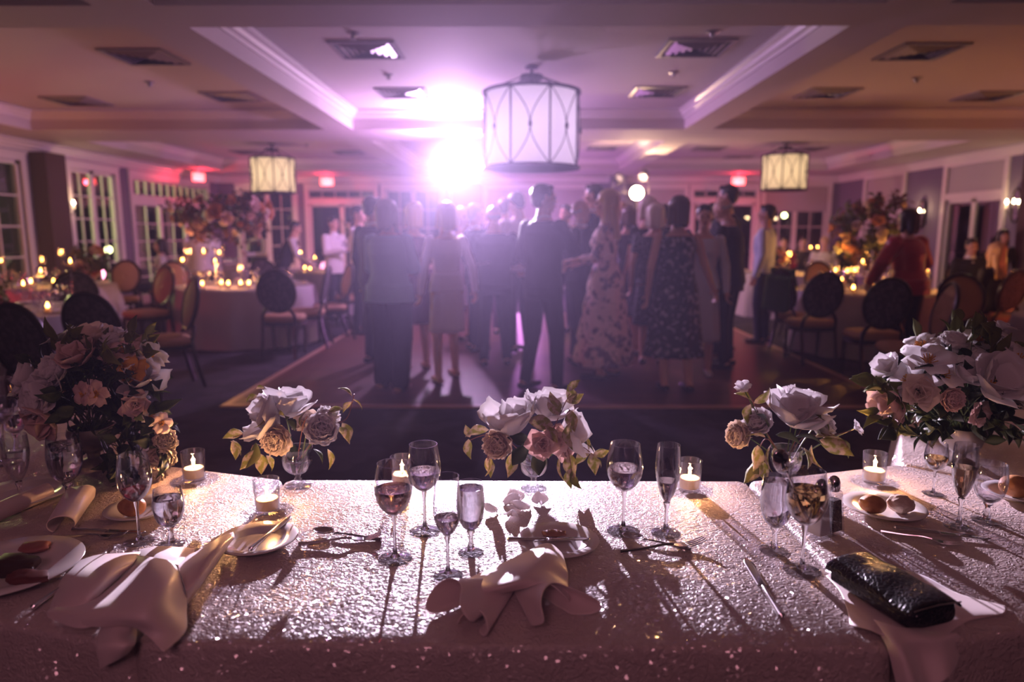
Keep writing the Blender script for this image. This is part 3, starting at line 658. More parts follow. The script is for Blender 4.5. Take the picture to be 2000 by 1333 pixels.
for k, (px, py, rr, lab, col) in enumerate(((15, 1110, .05, 'dark slab of roast meat on the large dinner plate', (.05, .015, .01)), (55, 1128, .035, 'reddish brown slice beside the roast meat slab', (.14, .03, .02)), (70, 1068, .03, 'pink curled ham slice at the rim of the dinner plate', (.35, .12, .10)))):
    m = MB().ball((0, 0, 0), rr, 12, (1.2, .8, .3))
    for i, v in enumerate(m.v): m.v[i] = tuple(V(v) * (1 + .45 * noise.noise(V(v) * 45 + V((k * 7, 0, 0)))))
    o = m.build('meat_slice', mat('meat%d' % k, col, .45)); p = G(px, py, TZ + .02); o.location = (p.x, p.y, TZ + .010 + rr * .3); tag(o, lab, 'food')
# ---------------------------------------------------------------- votives
wax = petalmat('candle_wax', (.98, .80, .58), .55)
flame = mat('flame', (1, .7, .3), .5, emit=(1, .62, .22), es=80); wick = mat('wick', (.02, .015, .01), .9)
def votive_proto(near=True, seg=32):
    r = empty('votive_candle', cat='candle')
    MB().lathe([(.001, 0), (.029, 0), (.030, .002), (.0335, .088), (.0325, .0885), (.0312, .087), (.0282, .010), (.001, .009)], seg).build('glass_cup', glass, r, sharp=80)
    w = MB().lathe([(.001, .010), (.0272, .0102), (.0282, .036), (.026, .0375), (.022, .035), (.001, .034)], seg).build('candle', wax, r)
    MB().tube([(0, 0, .034), (.001, 0, .044)], .0008, 5).build('wick', wick, w)
    MB().lathe([(.0006, .041), (.0035, .046), (.0042, .052), (.0026, .062), (.0004, .074)], 12).build('flame', flame, w)
    return r
vp = votive_proto()
vl = [(523, 1000, 'votive candle in ribbed clear glass in front of the compote vase by the bread plate'), (380, 938, 'votive candle at the far table edge beside the trailing white bloom'), (1346, 958, 'votive candle on the far table edge beside the champagne flute'),
      (1706, 942, 'votive candle behind the plate of two rolls'), (786, 950, 'votive candle glowing behind the rose wine glass')]
for px, py, lab in vl:
    p = G(px, py, TZ); o = place(vp, USED, (p.x, p.y, TZ + .0005), random.random() * 6, lab, 'head table votives')
    lamp('candle_light', 'POINT', (p.x, p.y, TZ + .058), (1.0, .45, .17), 5.0, .006)
# shakers
def shaker(px, py, label, m, z=TZ):
    r = empty('shaker', label=label, cat='shaker', group='salt and pepper shakers'); sq = lambda w, z_: [V((x * w, y * w, z_)) for x, y in ((-1, -1), (1, -1), (1, 1), (-1, 1))]
    MB().loft([sq(.021, 0), sq(.0205, .006), sq(.0145, .095), sq(.012, .10)]).build('glass_body', glass, r, smooth=False, mods=[BEV(.003, 3)])
    MB().loft([sq(.0175, .007), sq(.0128, .078)]).build('contents', m, r, smooth=False, mods=[BEV(.002)])
    MB().lathe([(.012, .098), (.0135, .104), (.013, .118), (.010, .127), (.005, .131), (.001, .132)], 20).build('cap', steel, r)
    p = G(px, py, z); r.location = (p.x, p.y, z + .0005); r.rotation_euler = (0, 0, .5); r.scale = (1.08,) * 3
shaker(1598, 1048, 'square glass salt shaker with white salt and steel cap', mat('salt', (.8, .78, .78), .8))
shaker(1622, 1040, 'square glass pepper shaker with dark pepper and steel cap', mat('pepper', (.05, .03, .03), .8, bump=(300, 1, .003), var=(260, (.18, .12, .1), .5, .6)))
# ---------------------------------------------------------------- napkins
satin = mat('napkin_satin', (.78, .63, .62), .40, Sheen_Weight=.4)
def pt(c):
    if len(c) == 3: return G(c[0], c[1], TZ + c[2])
    return D(c[0], c[1], c[3])
def sheet(mb, rows, n=6):
    g = [[pt(c) for c in r] for r in rows]; g = [crom(r, n) for r in g]; cols = list(zip(*g)); cols = [crom(c, n) for c in cols]
    nu, nv = len(cols), len(cols[0]); vs = [cols[i][j] for j in range(nv) for i in range(nu)]
    mb.add(vs, [(j * nu + i, j * nu + i + 1, (j + 1) * nu + i + 1, (j + 1) * nu + i) for j in range(nv - 1) for i in range(nu - 1)]); return mb
def lobe(mb, apex, end, ra, rb, a0, a1, z0, hgt, nu=26, nv=16, wav=.15, ph=0, r0=.012):
    """open rolled cone from apex to end: half width rb across, height hgt"""
    A, E = V(apex), V(end); ax = (E - A).normalized(); side = V((-ax.y, ax.x, 0)).normalized()
    def fn(u, v):
        a = R(a0 + (a1 - a0) * u); w = r0 + (rb - r0) * v ** .8; h = r0 * .7 + (hgt - r0 * .7) * v ** .8
        k = 1 + wav * sin(3 * a + ph) * v; rim = .03 * sin(2 * a + ph) * v * v * (rb / .06)
        c = A.lerp(E, v); p = c + side * (w * cos(a) * k) + ax * rim; return V((p.x, p.y, max(z0 + .002 + .002 * u, z0 + h * .9 + h * sin(a) * k)))
    mb.grid(fn, nu, nv); return mb
clothmods = [('SUBSURF', dict(levels=1, render_levels=1)), ('SOLIDIFY', dict(thickness=.0016, offset=0))]
# middle napkin
nk = MB(); kn = G(1003, 1150, TZ)
lobe(nk, kn + V((0, .01, 0)), G(888, 1208, TZ), 0, .062, -25, 250, TZ, .030, ph=.6)
lobe(nk, kn + V((-.005, .005, 0)), G(925, 1235, TZ), 0, .030, -70, 200, TZ, .018, ph=2.2)
lobe(nk, kn + V((.01, .005, 0)), G(1092, 1215, TZ), 0, .066, -60, 215, TZ, .032, ph=2.0)
sheet(nk, [[(905, 1135, .004), (950, 1115, .022), (1010, 1088, .035), (1068, 1062, .040), (1098, 1082, .030)],
           [(900, 1150, .004), (955, 1135, .050), (1015, 1110, .060), (1075, 1090, .058), (1108, 1115, .030)],
           [(930, 1160, .030), (975, 1150, .056), (1020, 1135, .062), (1068, 1122, .050), (1110, 1145, .012)],
           [(985, 1158, .030), (1000, 1155, .034), (1025, 1150, .044), (1070, 1140, .056), (1112, 1175, .030)]])
o = nk.build('napkin', satin, mods=clothmods, sharp=180); tag(o, 'pinkish satin napkin tied like a bow lying front and centre on the cloth', 'napkin')
# big crumpled napkin at the left, hanging over the edge
nk = MB()
sheet(nk, [[(150, 1098, .004), (190, 1085, .030), (235, 1082, .040), (275, 1078, .020)],
           [(125, 1125, .004), (165, 1115, .048), (215, 1110, .060), (262, 1100, .040)],
           [(108, 1160, .004), (140, 1150, .040), (190, 1150, .052), (232, 1130, .030)],
           [(96, 1192, .004), (120, 1190, .016), (160, 1190, .022), (205, 1165, .016)]])
sheet(nk, [[(265, 1085, .030), (300, 1090, .052), (335, 1098, .040), (352, 1118, .010)],
           [(235, 1120, .020), (285, 1125, .072), (335, 1130, .075), (366, 1150, .012)],
           [(165, 1170, .012), (235, 1168, .062), (300, 1175, .078), (364, 1195, .020)],
           [(98, 1190, .012), (190, 1200, .046), (275, 1212, .060), (362, 1235, .014)],
           [(94, 1205, .004), (180, 1225, .026), (262, 1225, .036), (320, 1276, .012)]])
sheet(nk, [[(92, 1196, .002), (140, 1200, .030), (190, 1208, .036), (240, 1205, .034)], [(95, 1208, .001), (150, 1228, .016), (190, 1222, .022), (226, 1212, .03)]])
sheet(nk, [[(200, 1222, .020), (222, 1212, .034), (250, 1218, .030), (268, 1228, .01)],
           [(192, 1240, .004), (222, 1235, .024), (250, 1238, .018), (266, 1245, .004)],
           [(190, 1270, 0, 1.10), (215, 1262, 0, 1.085), (245, 1262, 0, 1.085), (264, 1258, 0, 1.10)],
           [(196, 1308, 0, 1.10), (210, 1300, 0, 1.09), (230, 1290, 0, 1.09), (250, 1278, 0, 1.10)]])
sheet(nk, [[(345, 1092, .012), (385, 1078, .034), (425, 1052, .044), (455, 1040, .030)],
           [(350, 1115, .040), (392, 1095, .055), (432, 1066, .056), (458, 1050, .030)],
           [(362, 1150, .036), (395, 1125, .046), (430, 1090, .036), (448, 1062, .018)],
           [(366, 1182, .004), (388, 1150, .010), (415, 1112, .008), (430, 1085, .004)]])
sheet(nk, [[(270, 1075, .004), (310, 1068, .018), (350, 1070, .020), (380, 1072, .010)], [(275, 1088, .012), (310, 1085, .034), (350, 1088, .034), (378, 1090, .012)], [(290, 1100, .03), (320, 1100, .042), (350, 1105, .03), (370, 1110, .01)]])
o = nk.build('napkin', satin, mods=clothmods, sharp=180); tag(o, 'big crumpled satin napkin spilling over the table edge by the food plate', 'napkin')
# napkin under the clutch
nk = MB()
sheet(nk, [[(1612, 1125, .002), (1690, 1110, .006), (1790, 1120, .004), (1870, 1160, .004), (1965, 1185, .002)],
           [(1640, 1155, .008), (1700, 1170, .010), (1800, 1190, .006), (1880, 1195, .006), (1960, 1200, .004)],
           [(1655, 1195, .006), (1700, 1215, .016), (1760, 1225, .010), (1850, 1222, .004), (1895, 1212, .002)],
           [(1660, 1222, .002), (1700, 1232, .014), (1735, 1245, .012), (1800, 1250, .004), (1850, 1240, .002)]])
sheet(nk, [[(1690, 1205, .010), (1720, 1215, .020), (1755, 1225, .022), (1800, 1232, .010), (1850, 1240, .004)],
           [(1720, 1242, .006), (1745, 1250, .018), (1780, 1250, .014), (1830, 1248, .010), (1872, 1240, .004)],
           [(1735, 1275, 0, 1.11), (1765, 1278, 0, 1.09), (1795, 1282, 0, 1.12), (1840, 1275, 0, 1.12), (1878, 1268, 0, 1.15)],
           [(1750, 1335, 0, 1.09), (1785, 1340, 0, 1.07), (1815, 1345, 0, 1.10), (1850, 1325, 0, 1.10), (1868, 1300, 0, 1.13)]])
o = nk.build('napkin', satin, mods=clothmods, sharp=180); tag(o, 'satin napkin lying under the black clutch and hanging over the table edge', 'napkin')
# rolled napkins at the dim end
nk = MB(); a, b = G(-30, 1030, TZ), G(95, 975, TZ); nk.tube([a + V((0, 0, .022)), a.lerp(b, .5) + V((0, 0, .024)), b + V((0, 0, .022))], [.024, .023, .021], 16)
nk.tube([a + V((0, 0, .03)), b + V((0, 0, .03))], [.016, .016], 12); o = nk.build('napkin', satin, sharp=60); tag(o, 'tightly rolled napkin lying below the empty flute', 'napkin')
nk = MB(); lobe(nk, G(120, 1040, TZ), G(160, 985, TZ), 0, .035, -60, 215, TZ, .03, ph=1, r0=.03); o = nk.build('napkin', satin, mods=clothmods, sharp=180); tag(o, 'small twisted napkin between the ice water goblet and the roll plate', 'napkin')
# white petals on the cloth
pm = petalmat('fallen_petal', (.95, .92, .94), .85)
for i, (px, py, s, rz) in enumerate(((985, 985, .035, .3), (1015, 978, .038, 1.6), (1035, 992, .034, 2.6), (1055, 985, .036, 1.2), (1000, 1003, .03, 4.2), (970, 1000, .026, 2.2))):
    mb = MB(); mb.grid(lambda u, v: V(((u - .5) * s * 1.3 * sin(pi * min(.95, v + .05)) ** .6, v * s * 1.5, .004 + .016 * sin(u * pi) * sin(v * pi) + .012 * v * v + .004 * sin(7 * u))), 8, 8)
    o = mb.build('fallen_petal', pm, mods=[SOLID(.0008)]); p = G(px, py, TZ); o.location = (p.x, p.y - .01, TZ); o.rotation_euler = (0, 0, rz - 1.2)
    tag(o, 'fallen white petal on the sequinned cloth below the middle bouquet', 'petal', 'fallen petals')
# ---------------------------------------------------------------- clutch bag
def croc():
    m = bpy.data.materials.new('croc_leather'); m.use_nodes = True; nt = m.node_tree; b = nt.nodes['Principled BSDF']
    b.inputs['Base Color'].default_value = (.012, .010, .014, 1); b.inputs['Roughness'].default_value = .27
    tc = nt.nodes.new('ShaderNodeTexCoord'); vo = nt.nodes.new('ShaderNodeTexVoronoi'); vo.feature = 'DISTANCE_TO_EDGE'; vo.inputs['Scale'].default_value = 110
    bp = nt.nodes.new('ShaderNodeBump'); bp.inputs['Strength'].default_value = .35; bp.inputs['Distance'].default_value = .003; mr = nt.nodes.new('ShaderNodeMapRange'); mr.inputs[2].default_value = .18
    nt.links.new(tc.outputs['Object'], vo.inputs['Vector']); nt.links.new(vo.outputs[0], mr.inputs[0]); nt.links.new(mr.outputs[0], bp.inputs['Height']); nt.links.new(bp.outputs[0], b.inputs['Normal']); return m
cl = croc(); c0, c1 = G(1668, 1118, TZ + .03), G(1815, 1205, TZ + .03); dv = c1 - c0; Lc = dv.length * 1.16
bag = empty('clutch_bag', ((c0.x + c1.x) / 2, (c0.y + c1.y) / 2 , TZ + .012), atan2(dv.y, dv.x), 'black crocodile leather clutch bag lying on the satin napkin', 'handbag')
def rr_ring(w, h, y0, z0, x, n=28, e=.5):
    return [V((x, y0 + w * (abs(cos(a)) ** e) * (1 if cos(a) >= 0 else -1), z0 + h * (abs(sin(a)) ** e) * (1 if sin(a) >= 0 else -1))) for a in [2 * pi * k / n for k in range(n)]]
mb = MB(); sec = []
for i in range(15):
    t = i / 14; x = (t - .5) * Lc; e = 1 - .25 * max(0, abs(t - .5) * 2 - .9) / .1; bul = 1 + .12 * sin(pi * t) + .03 * sin(9 * t)
    sec.append(rr_ring(.060 * e, .020 * e * bul, 0, .024, x))
mb.loft(sec); mb.build('body', cl, bag, sharp=50)
mb = MB()
def flapf(u, v):
    x = (v - .5) * Lc * .985; a = pi * .98 - u * pi * .93; return V((x, .0625 * cos(a) * (1 if u < .8 else 1 - .1 * (u - .8)), .0255 + (.0245 + .004 * sin(pi * v) + .0018 * sin(14 * v + 3 * u)) * max(sin(a), .0) ** .6))
mb.grid(flapf, 22, 30); mb.build('flap', cl, bag, mods=[SOLID(.0028)], sharp=180)
for sx in (-1, 1):
    MB().lathe([(.001, 0), (.009, 0), (.009, .002), (.006, .003), (.001, .002)], 18, Matrix.Translation((sx * Lc * .5, -.02, .026)) @ Matrix.Rotation(sx * pi / 2, 4, 'Y')).build('snap_button', iron, bag)
mb = MB(); mb.tube([( Lc * .5 + .001, -.055, .045), (Lc * .5 + .003, 0, .05), (Lc * .5 + .001, .055, .045)], .0014, 6); mb.build('zip_edge', steel, bag)

# ================================================================ FLOWERS
def orient(d, roll=0):
    d = V(d).normalized(); return V((0, 0, 1)).rotation_difference(d).to_matrix().to_4x4() @ Matrix.Rotation(roll, 4, 'Z')
def petal(mb, M, L, Wd, open_a, cup=.35, curl=.25, nu=4, nv=6, ruf=0, ph=0, tip=.75):
    """petal from the origin; open_a = angle away from the axis"""
    def fn(u, v):
        s = u * 2 - 1; w = Wd * (sin(pi * min(v * tip + .03, 1)) ** .7)
        ang = open_a + curl * (v - .3); x = s * w * .5; out = L * v * sin(ang) - cup * (1 - s * s) * 0 ; zz = L * v * cos(ang)
        bow = -cup * Wd * .5 * (s * s) * sin(pi * min(v + .1, 1))
        r_ = ruf * L * sin(6 * s + ph + 3 * v) * v * v
        return M @ V((x, out + bow * cos(ang) + r_, zz - bow * sin(ang) * 1 + r_ * .4))
    mb.grid(fn, nu, nv)
def magnolia_mb(s, rnd, open_=.75, n=7):
    mb = MB()
    for k in range(n): petal(mb, Matrix.Rotation(2 * pi * k / n + rnd.uniform(-.2, .2), 4, 'Z'), s * rnd.uniform(1.05, 1.3), s * 1.0, open_ + .30 + rnd.uniform(-.25, .35), .45, -.5, 6, 7, .02, k, .70)
    for k in range(3): petal(mb, Matrix.Rotation(2 * pi * k / 3 + .4, 4, 'Z'), s * 1.0, s * .85, .5 * open_ + rnd.uniform(-.15, .2), .5, -.1, 6, 6, .02, k, .70)
    return mb
def peony_mb(s, rnd, fluffy=1.0):
    mb = MB()
    for lay_, (n, oa, L) in enumerate(((5, .12, .62), (6, .32, .72), (8, .58, .80), (9, .85, .86), (9, 1.15, .86), (8, 1.5, .80))):
        for k in range(n):
            petal(mb, Matrix.Rotation(2 * pi * (k + lay_ * .37) / n + rnd.uniform(-.12, .12), 4, 'Z'), s * L * rnd.uniform(.93, 1.07), s * .75, oa, .5, -.35 - .2 * lay_ / 3, 4, 5, .05 * fluffy, rnd.uniform(0, 6), .72)
    return mb
def rose_mb(s, rnd):
    mb = MB()
    for k in range(16):
        t = k / 15; petal(mb, Matrix.Rotation(k * 2.4, 4, 'Z'), s * (.55 + .35 * t), s * (.45 + .6 * t), .06 + .95 * t ** 1.3, .75, .35 * t - .1, 5, 6, .02, k, .66)
    return mb
def blossom_mb(s, rnd, n=5):
    mb = MB()
    for k in range(n): petal(mb, Matrix.Rotation(2 * pi * k / n, 4, 'Z'), s, s * .85, 1.0 + rnd.uniform(-.2, .2), .3, .3, 3, 4, .06, k)
    return mb
def leaf_mb(L, Wd, rnd, droop=.6, fold=.35):
    mb = MB(); tw = rnd.uniform(-.6, .6)
    def fn(u, v):
        s = u * 2 - 1; w = Wd * .5 * sin(pi * v ** .8) ** .9 * (1 - .12 * sin(9 * v)); a = droop * v * v
        x = s * w; z = abs(s) * w * fold; c, d = cos(tw * v), sin(tw * v)
        return V((x * c - z * d, L * v * cos(a * .6), x * d + z * c - L * .5 * a * v))
    mb.grid(fn, 4, 7); return mb
whitep = petalmat('white_petal', (.95, .92, .94), .52); creamp = petalmat('cream_petal', (.92, .80, .70), .45); blushp = petalmat('blush_petal', (.90, .70, .66), .42)
yelc = petalmat('yellow_stamens', (.80, .42, .07), .3); varieg = petalmat('variegated_leaf', (.62, .50, .38), .35, (.34, .33, .08), 45); green = petalmat('green_leaf', (.025, .045, .016), .2); olive = petalmat('olive_leaf', (.16, .17, .04), .3)
vine_m = mat('vine_stem', (.20, .07, .06), .5); greenstem = mat('green_stem', (.08, .13, .04), .5)
VAR = {}; BS = 1.22
def bloom(root, kind, P, s, d, m, rnd, name=None, stem_to=None):
    s = s * BS
    key = (kind, round(s, 3), rnd.randint(0, 1))
    fn = {'magnolia': magnolia_mb, 'peony': peony_mb, 'rose': rose_mb, 'blossom': blossom_mb}[kind]
    if key not in VAR: VAR[key] = fn(s, rnd)
    nm = name or {'magnolia': 'magnolia_bloom', 'peony': 'peony_bloom', 'rose': 'rose_bloom', 'blossom': 'small_blossom'}[kind]
    off = {'peony': .35, 'rose': .3, 'magnolia': .3, 'blossom': 0}[kind]
    T = Matrix.Translation(V(P) - V(root.location) - V(d).normalized() * s * off) @ orient(d, rnd.random() * 6)
    me = MB(); me.add(VAR[key].v, VAR[key].f); o = me.build(nm, m, root, sharp=180, mods=[('SOLIDIFY', dict(thickness=.0006, offset=0))]); o.matrix_local = T
    if kind in ('magnolia',) or (kind == 'blossom' and s > .03):
        st = MB(); q = .22 if kind == 'magnolia' else .35
        for k in range(26):
            a, b = rnd.random() * 6.28, rnd.random() ** .5 * .9; st.tube([(0, 0, s * .05), (s * q * b * cos(a), s * q * b * sin(a), s * (.30 + .08 * rnd.random()))], [.0006, .0016], 4)
        st.build('stamens', yelc, o)
    if stem_to is not None:
        a = V(P) - V(root.location) - V(d).normalized() * s * off; b = V(stem_to); mid = (a + b) / 2 + V((0, 0, .01)); MB().tube(crom([a, mid, b], 5), .0018, 5).build('stem', greenstem, root)
    return o
def leaf(root, P, L, Wd, d, m, rnd, droop=.6, name='leaf'):
    d = V(d).normalized(); q = V((0, 1, 0)).rotation_difference(d).to_matrix().to_4x4() @ Matrix.Rotation(rnd.uniform(-1.2, 1.2), 4, 'Y')
    o = leaf_mb(L, Wd, rnd, droop).build(name, m, root, sharp=180, mods=[SOLID(.0006)]); o.matrix_local = Matrix.Translation(V(P) - V(root.location)) @ q; return o
def compote(root, H=.115, r=.042, seg=40):
    prof = smoothprof([(.001, .036), (.012, .037), (.028, .046), (.038, .062), (.041, .082), (.040, .1), (.044, H)], 3)
    k = r / .041; prof = [(a * k, b) for a, b in prof]
    inner = [(max(a - .0022, .0006), b + .002) for a, b in prof][:-1] + [(prof[-1][0] - .002, prof[-1][1])]
    mb = MB(); mb.lathe(prof + inner[::-1], seg)
    for i, v in enumerate(mb.v):   # fluted
        a = atan2(v[1], v[0]); f = 1 + .025 * cos(12 * a) * (1 if v[2] > .045 else 0); mb.v[i] = (v[0] * f, v[1] * f, v[2])
    mb.build('bowl', glass, root, sharp=180)
    mb = MB(); mb.lathe([(.001, 0), (.036, 0), (.037, .002), (.030, .006), (.014, .010), (.008, .016), (.012, .022), (.007, .028), (.011, .034), (.010, .038), (.001, .039)], 48)
    for i, v in enumerate(mb.v):
        a = atan2(v[1], v[0]); f = 1 + .06 * cos(16 * a) * (1 if hypot2(v) > .02 else 0); mb.v[i] = (v[0] * f, v[1] * f, v[2])
    mb.build('foot', glass, root, sharp=180)
    w = [(a - .0008, b) for a, b in inner if b < .078 and a > .004]; w = [(.0006, w[0][1])] + w + [(w[-1][0], .079), (.0006, .079)]
    MB().lathe(w, seg).build('water', water, root, sharp=60)
def hypot2(v): return sqrt(v[0] ** 2 + v[1] ** 2)
def arrangement(px, py, label, seed, blooms, leaves, vines):
    rnd = random.Random(seed); b = G(px, py, TZ); root = empty('flower_arrangement', (b.x, b.y, TZ + .0005), 0, label, 'bouquet', 'compote vase bouquets'); compote(root)
    d0 = b.y; mouth = V((0, 0, .10))
    for kind, x, y, dd, s, d, m in blooms: bloom(root, kind, D(x, y, d0 + dd), s, d, m, rnd, stem_to=(rnd.uniform(-.012, .012), rnd.uniform(-.012, .012), .05))
    for x, y, dd, L, d, m in leaves: leaf(root, D(x, y, d0 + dd), L * 1.3, L * .66, d, m, rnd)
    for pts in vines:
        P = [D(x, y, d0 + dd) - V(root.location) for x, y, dd in pts]; MB().tube(crom([mouth - V((0, 0, .03))] + P, 5), .0014, 5).build('vine', vine_m, root)
    return root
Wm = whitep; mg = 'magnolia'
arrangement(583, 950, 'compote vase bouquet with two pale ball peonies and trailing vine on both sides', 3,
  [(mg, 530, 822, -.01, .070, (-.75, -.5, .55), Wm), (mg, 560, 800, .03, .072, (.1, -.1, 1), Wm), ('peony', 541, 858, -.05, .054, (-.2, -1, -.1), creamp), ('peony', 628, 840, -.03, .056, (.25, -.7, .5), Wm), ('peony', 640, 815, .02, .045, (.3, .1, 1), Wm), ('rose', 600, 825, .0, .04, (0, -.6, .7), creamp)],
  [(545, 810, -.05, .045, (.6, -.5, .1), olive), (520, 808, -.05, .04, (-.2, -.5, -.7), varieg), (560, 822, -.05, .045, (.5, -.3, -.2), green), (505, 775, 0, .035, (-1, 0, -.2), varieg), (500, 760, 0, .03, (1, -.2, .3), varieg),
   (597, 805, -.03, .035, (-.2, -.4, -.3), varieg), (690, 785, 0, .035, (-.8, .1, -.5), varieg), (688, 780, 0, .033, (.8, 0, -.5), varieg), (688, 775, 0, .036, (-.7, 0, .8), varieg), (672, 800, 0, .05, (-.9, -.1, -.1), varieg), (668, 826, 0, .05, (.5, -.2, -.9), varieg), (655, 835, 0, .05, (.7, 0, -.5), varieg), (640, 878, -.02, .045, (.3, -.1, -1), varieg),
   (475, 846, 0, .045, (-1, 0, -.1), varieg), (455, 860, 0, .045, (.2, 0, -1), varieg), (450, 862, 0, .04, (.9, 0, -.7), varieg), (500, 865, -.02, .06, (-.2, -.1, -1), olive), (495, 880, -.02, .05, (-.5, -.1, -1), varieg), (505, 885, -.02, .05, (.3, -.2, -1), varieg), (520, 890, -.02, .04, (.5, -.2, -.7), varieg), (612, 878, 0, .04, (.6, 0, -.6), green), (575, 868, .01, .05, (0, -.3, -.3), green)],
  [[(540, 860, -.02), (495, 846, 0), (455, 855, 0)], [(530, 830, -.02), (512, 795, 0), (525, 770, 0)], [(630, 840, .01), (675, 820, 0), (688, 785, 0), (692, 770, 0)], [(500, 868, 0), (492, 900, 0)], [(590, 840, -.04), (600, 812, -.04)]])
arrangement(1042, 955, 'compote vase bouquet with pink roses and a vine reaching toward the wine glass', 5,
  [(mg, 1000, 832, -.02, .082, (-.25, -.25, .95), Wm), (mg, 1068, 805, .02, .070, (.1, 0, 1), Wm), (mg, 1108, 852, .02, .070, (.8, .1, .35), Wm), ('rose', 1060, 868, -.055, .046, (.05, -1, .12), blushp), ('rose', 1088, 858, -.03, .042, (.3, -.9, .2), blushp), ('peony', 972, 868, -.04, .050, (-.3, -.9, .1), creamp), ('rose', 1105, 878, -.01, .035, (.6, -.6, -.1), blushp)],
  [(1090, 812, -.03, .055, (-.3, -.2, .9), varieg), (1112, 800, -.03, .05, (.2, 0, -1), varieg), (1118, 790, 0, .045, (-.1, 0, 1), varieg), (1112, 765, 0, .035, (.6, 0, 1), varieg), (1105, 785, 0, .045, (.8, 0, .3), varieg), (1115, 825, -.04, .06, (-.2, -.1, -1), varieg), (1080, 830, -.04, .06, (-.9, -.2, .2), varieg), (1060, 835, -.05, .05, (.7, -.3, -.5), varieg),
   (955, 840, 0, .055, (-1, 0, -.1), varieg), (918, 855, 0, .03, (-.4, 0, 1), varieg), (915, 858, 0, .045, (0, 0, -1), varieg), (955, 888, 0, .05, (.1, 0, -1), varieg), (950, 895, 0, .045, (.3, 0, -1), varieg), (1000, 885, -.03, .055, (-.1, -.2, -1), varieg), (1030, 870, -.04, .06, (-.5, -.3, -.6), green), (1045, 880, -.04, .06, (.2, -.4, -.8), green), (1035, 860, -.04, .05, (-.8, -.3, .2), green), (1130, 860, .0, .05, (.6, 0, -.3), green),
   (1095, 890, -.02, .06, (-.1, -.1, -1), varieg), (1110, 885, -.02, .06, (.2, 0, -1), varieg), (1115, 915, -.03, .045, (-.2, -.2, -1), varieg), (1117, 920, -.03, .045, (.3, -.2, -1), olive), (1150, 880, 0, .04, (-.2, 0, 1), varieg), (1152, 882, 0, .045, (-.7, 0, -.5), varieg), (1155, 885, 0, .05, (.2, 0, -1), varieg), (1158, 888, 0, .04, (1, 0, .2), varieg), (1160, 892, 0, .03, (.8, 0, -.7), varieg)],
  [[(990, 860, 0), (950, 850, 0), (918, 860, 0)], [(1075, 850, -.03), (1098, 800, -.02), (1112, 770, 0)], [(1100, 865, 0), (1135, 872, 0), (1160, 890, 0)], [(1100, 870, -.02), (1117, 920, -.03)], [(960, 860, 0), (953, 900, 0)]])
arrangement(1532, 950, 'compote vase bouquet with rounded white petals and golden leaves behind the water goblet', 9,
  [(mg, 1548, 815, -.02, .075, (-.05, -.35, .95), Wm), (mg, 1565, 800, .02, .07, (.2, 0, 1), Wm), ('peony', 1443, 850, 0, .048, (-.8, -.5, .1), creamp), ('peony', 1480, 825, 0, .050, (-.4, -.5, .5), Wm), ('peony', 1603, 830, .01, .052, (.5, -.4, .4), Wm), ('blossom', 1668, 838, 0, .022, (.6, -.5, .5), Wm), ('blossom', 1452, 760, 0, .022, (-.3, -.5, .8), Wm)],
  [(1470, 785, 0, .045, (-.6, 0, .5), varieg), (1472, 788, 0, .05, (.5, -.1, .4), varieg), (1466, 790, 0, .045, (-.3, -.1, -.9), varieg), (1500, 835, -.04, .05, (-.3, -.3, .6), green), (1515, 850, -.04, .055, (.9, -.2, -.1), green), (1550, 855, -.04, .06, (.9, -.2, .1), green), (1495, 855, -.04, .05, (-.9, -.1, .3), varieg),
   (1590, 808, -.04, .05, (.6, -.2, -.4), olive), (1590, 855, -.03, .07, (.8, -.1, .1), varieg), (1600, 860, -.03, .075, (.9, -.2, -.3), varieg), (1620, 850, -.02, .07, (.8, 0, -.5), olive), (1585, 870, -.03, .055, (.2, 0, -1), varieg), (1570, 875, -.02, .05, (.5, 0, -.9), varieg),
   (1480, 870, 0, .06, (0, 0, -1), varieg), (1482, 895, 0, .06, (-.2, 0, -1), varieg), (1478, 905, 0, .055, (-.4, 0, -1), olive), (1488, 900, 0, .05, (.2, 0, -1), varieg), (1505, 870, -.02, .06, (-.2, 0, -1), varieg), (1512, 875, -.02, .05, (.3, -.1, -1), varieg), (1470, 855, 0, .05, (-.9, 0, -.2), varieg)],
  [[(1500, 850, 0), (1478, 800, 0), (1460, 765, 0)], [(1570, 855, 0), (1620, 852, 0), (1662, 842, 0)], [(1500, 858, 0), (1482, 880, 0), (1480, 915, 0)], [(1565, 840, -.04), (1600, 815, -.04)]])
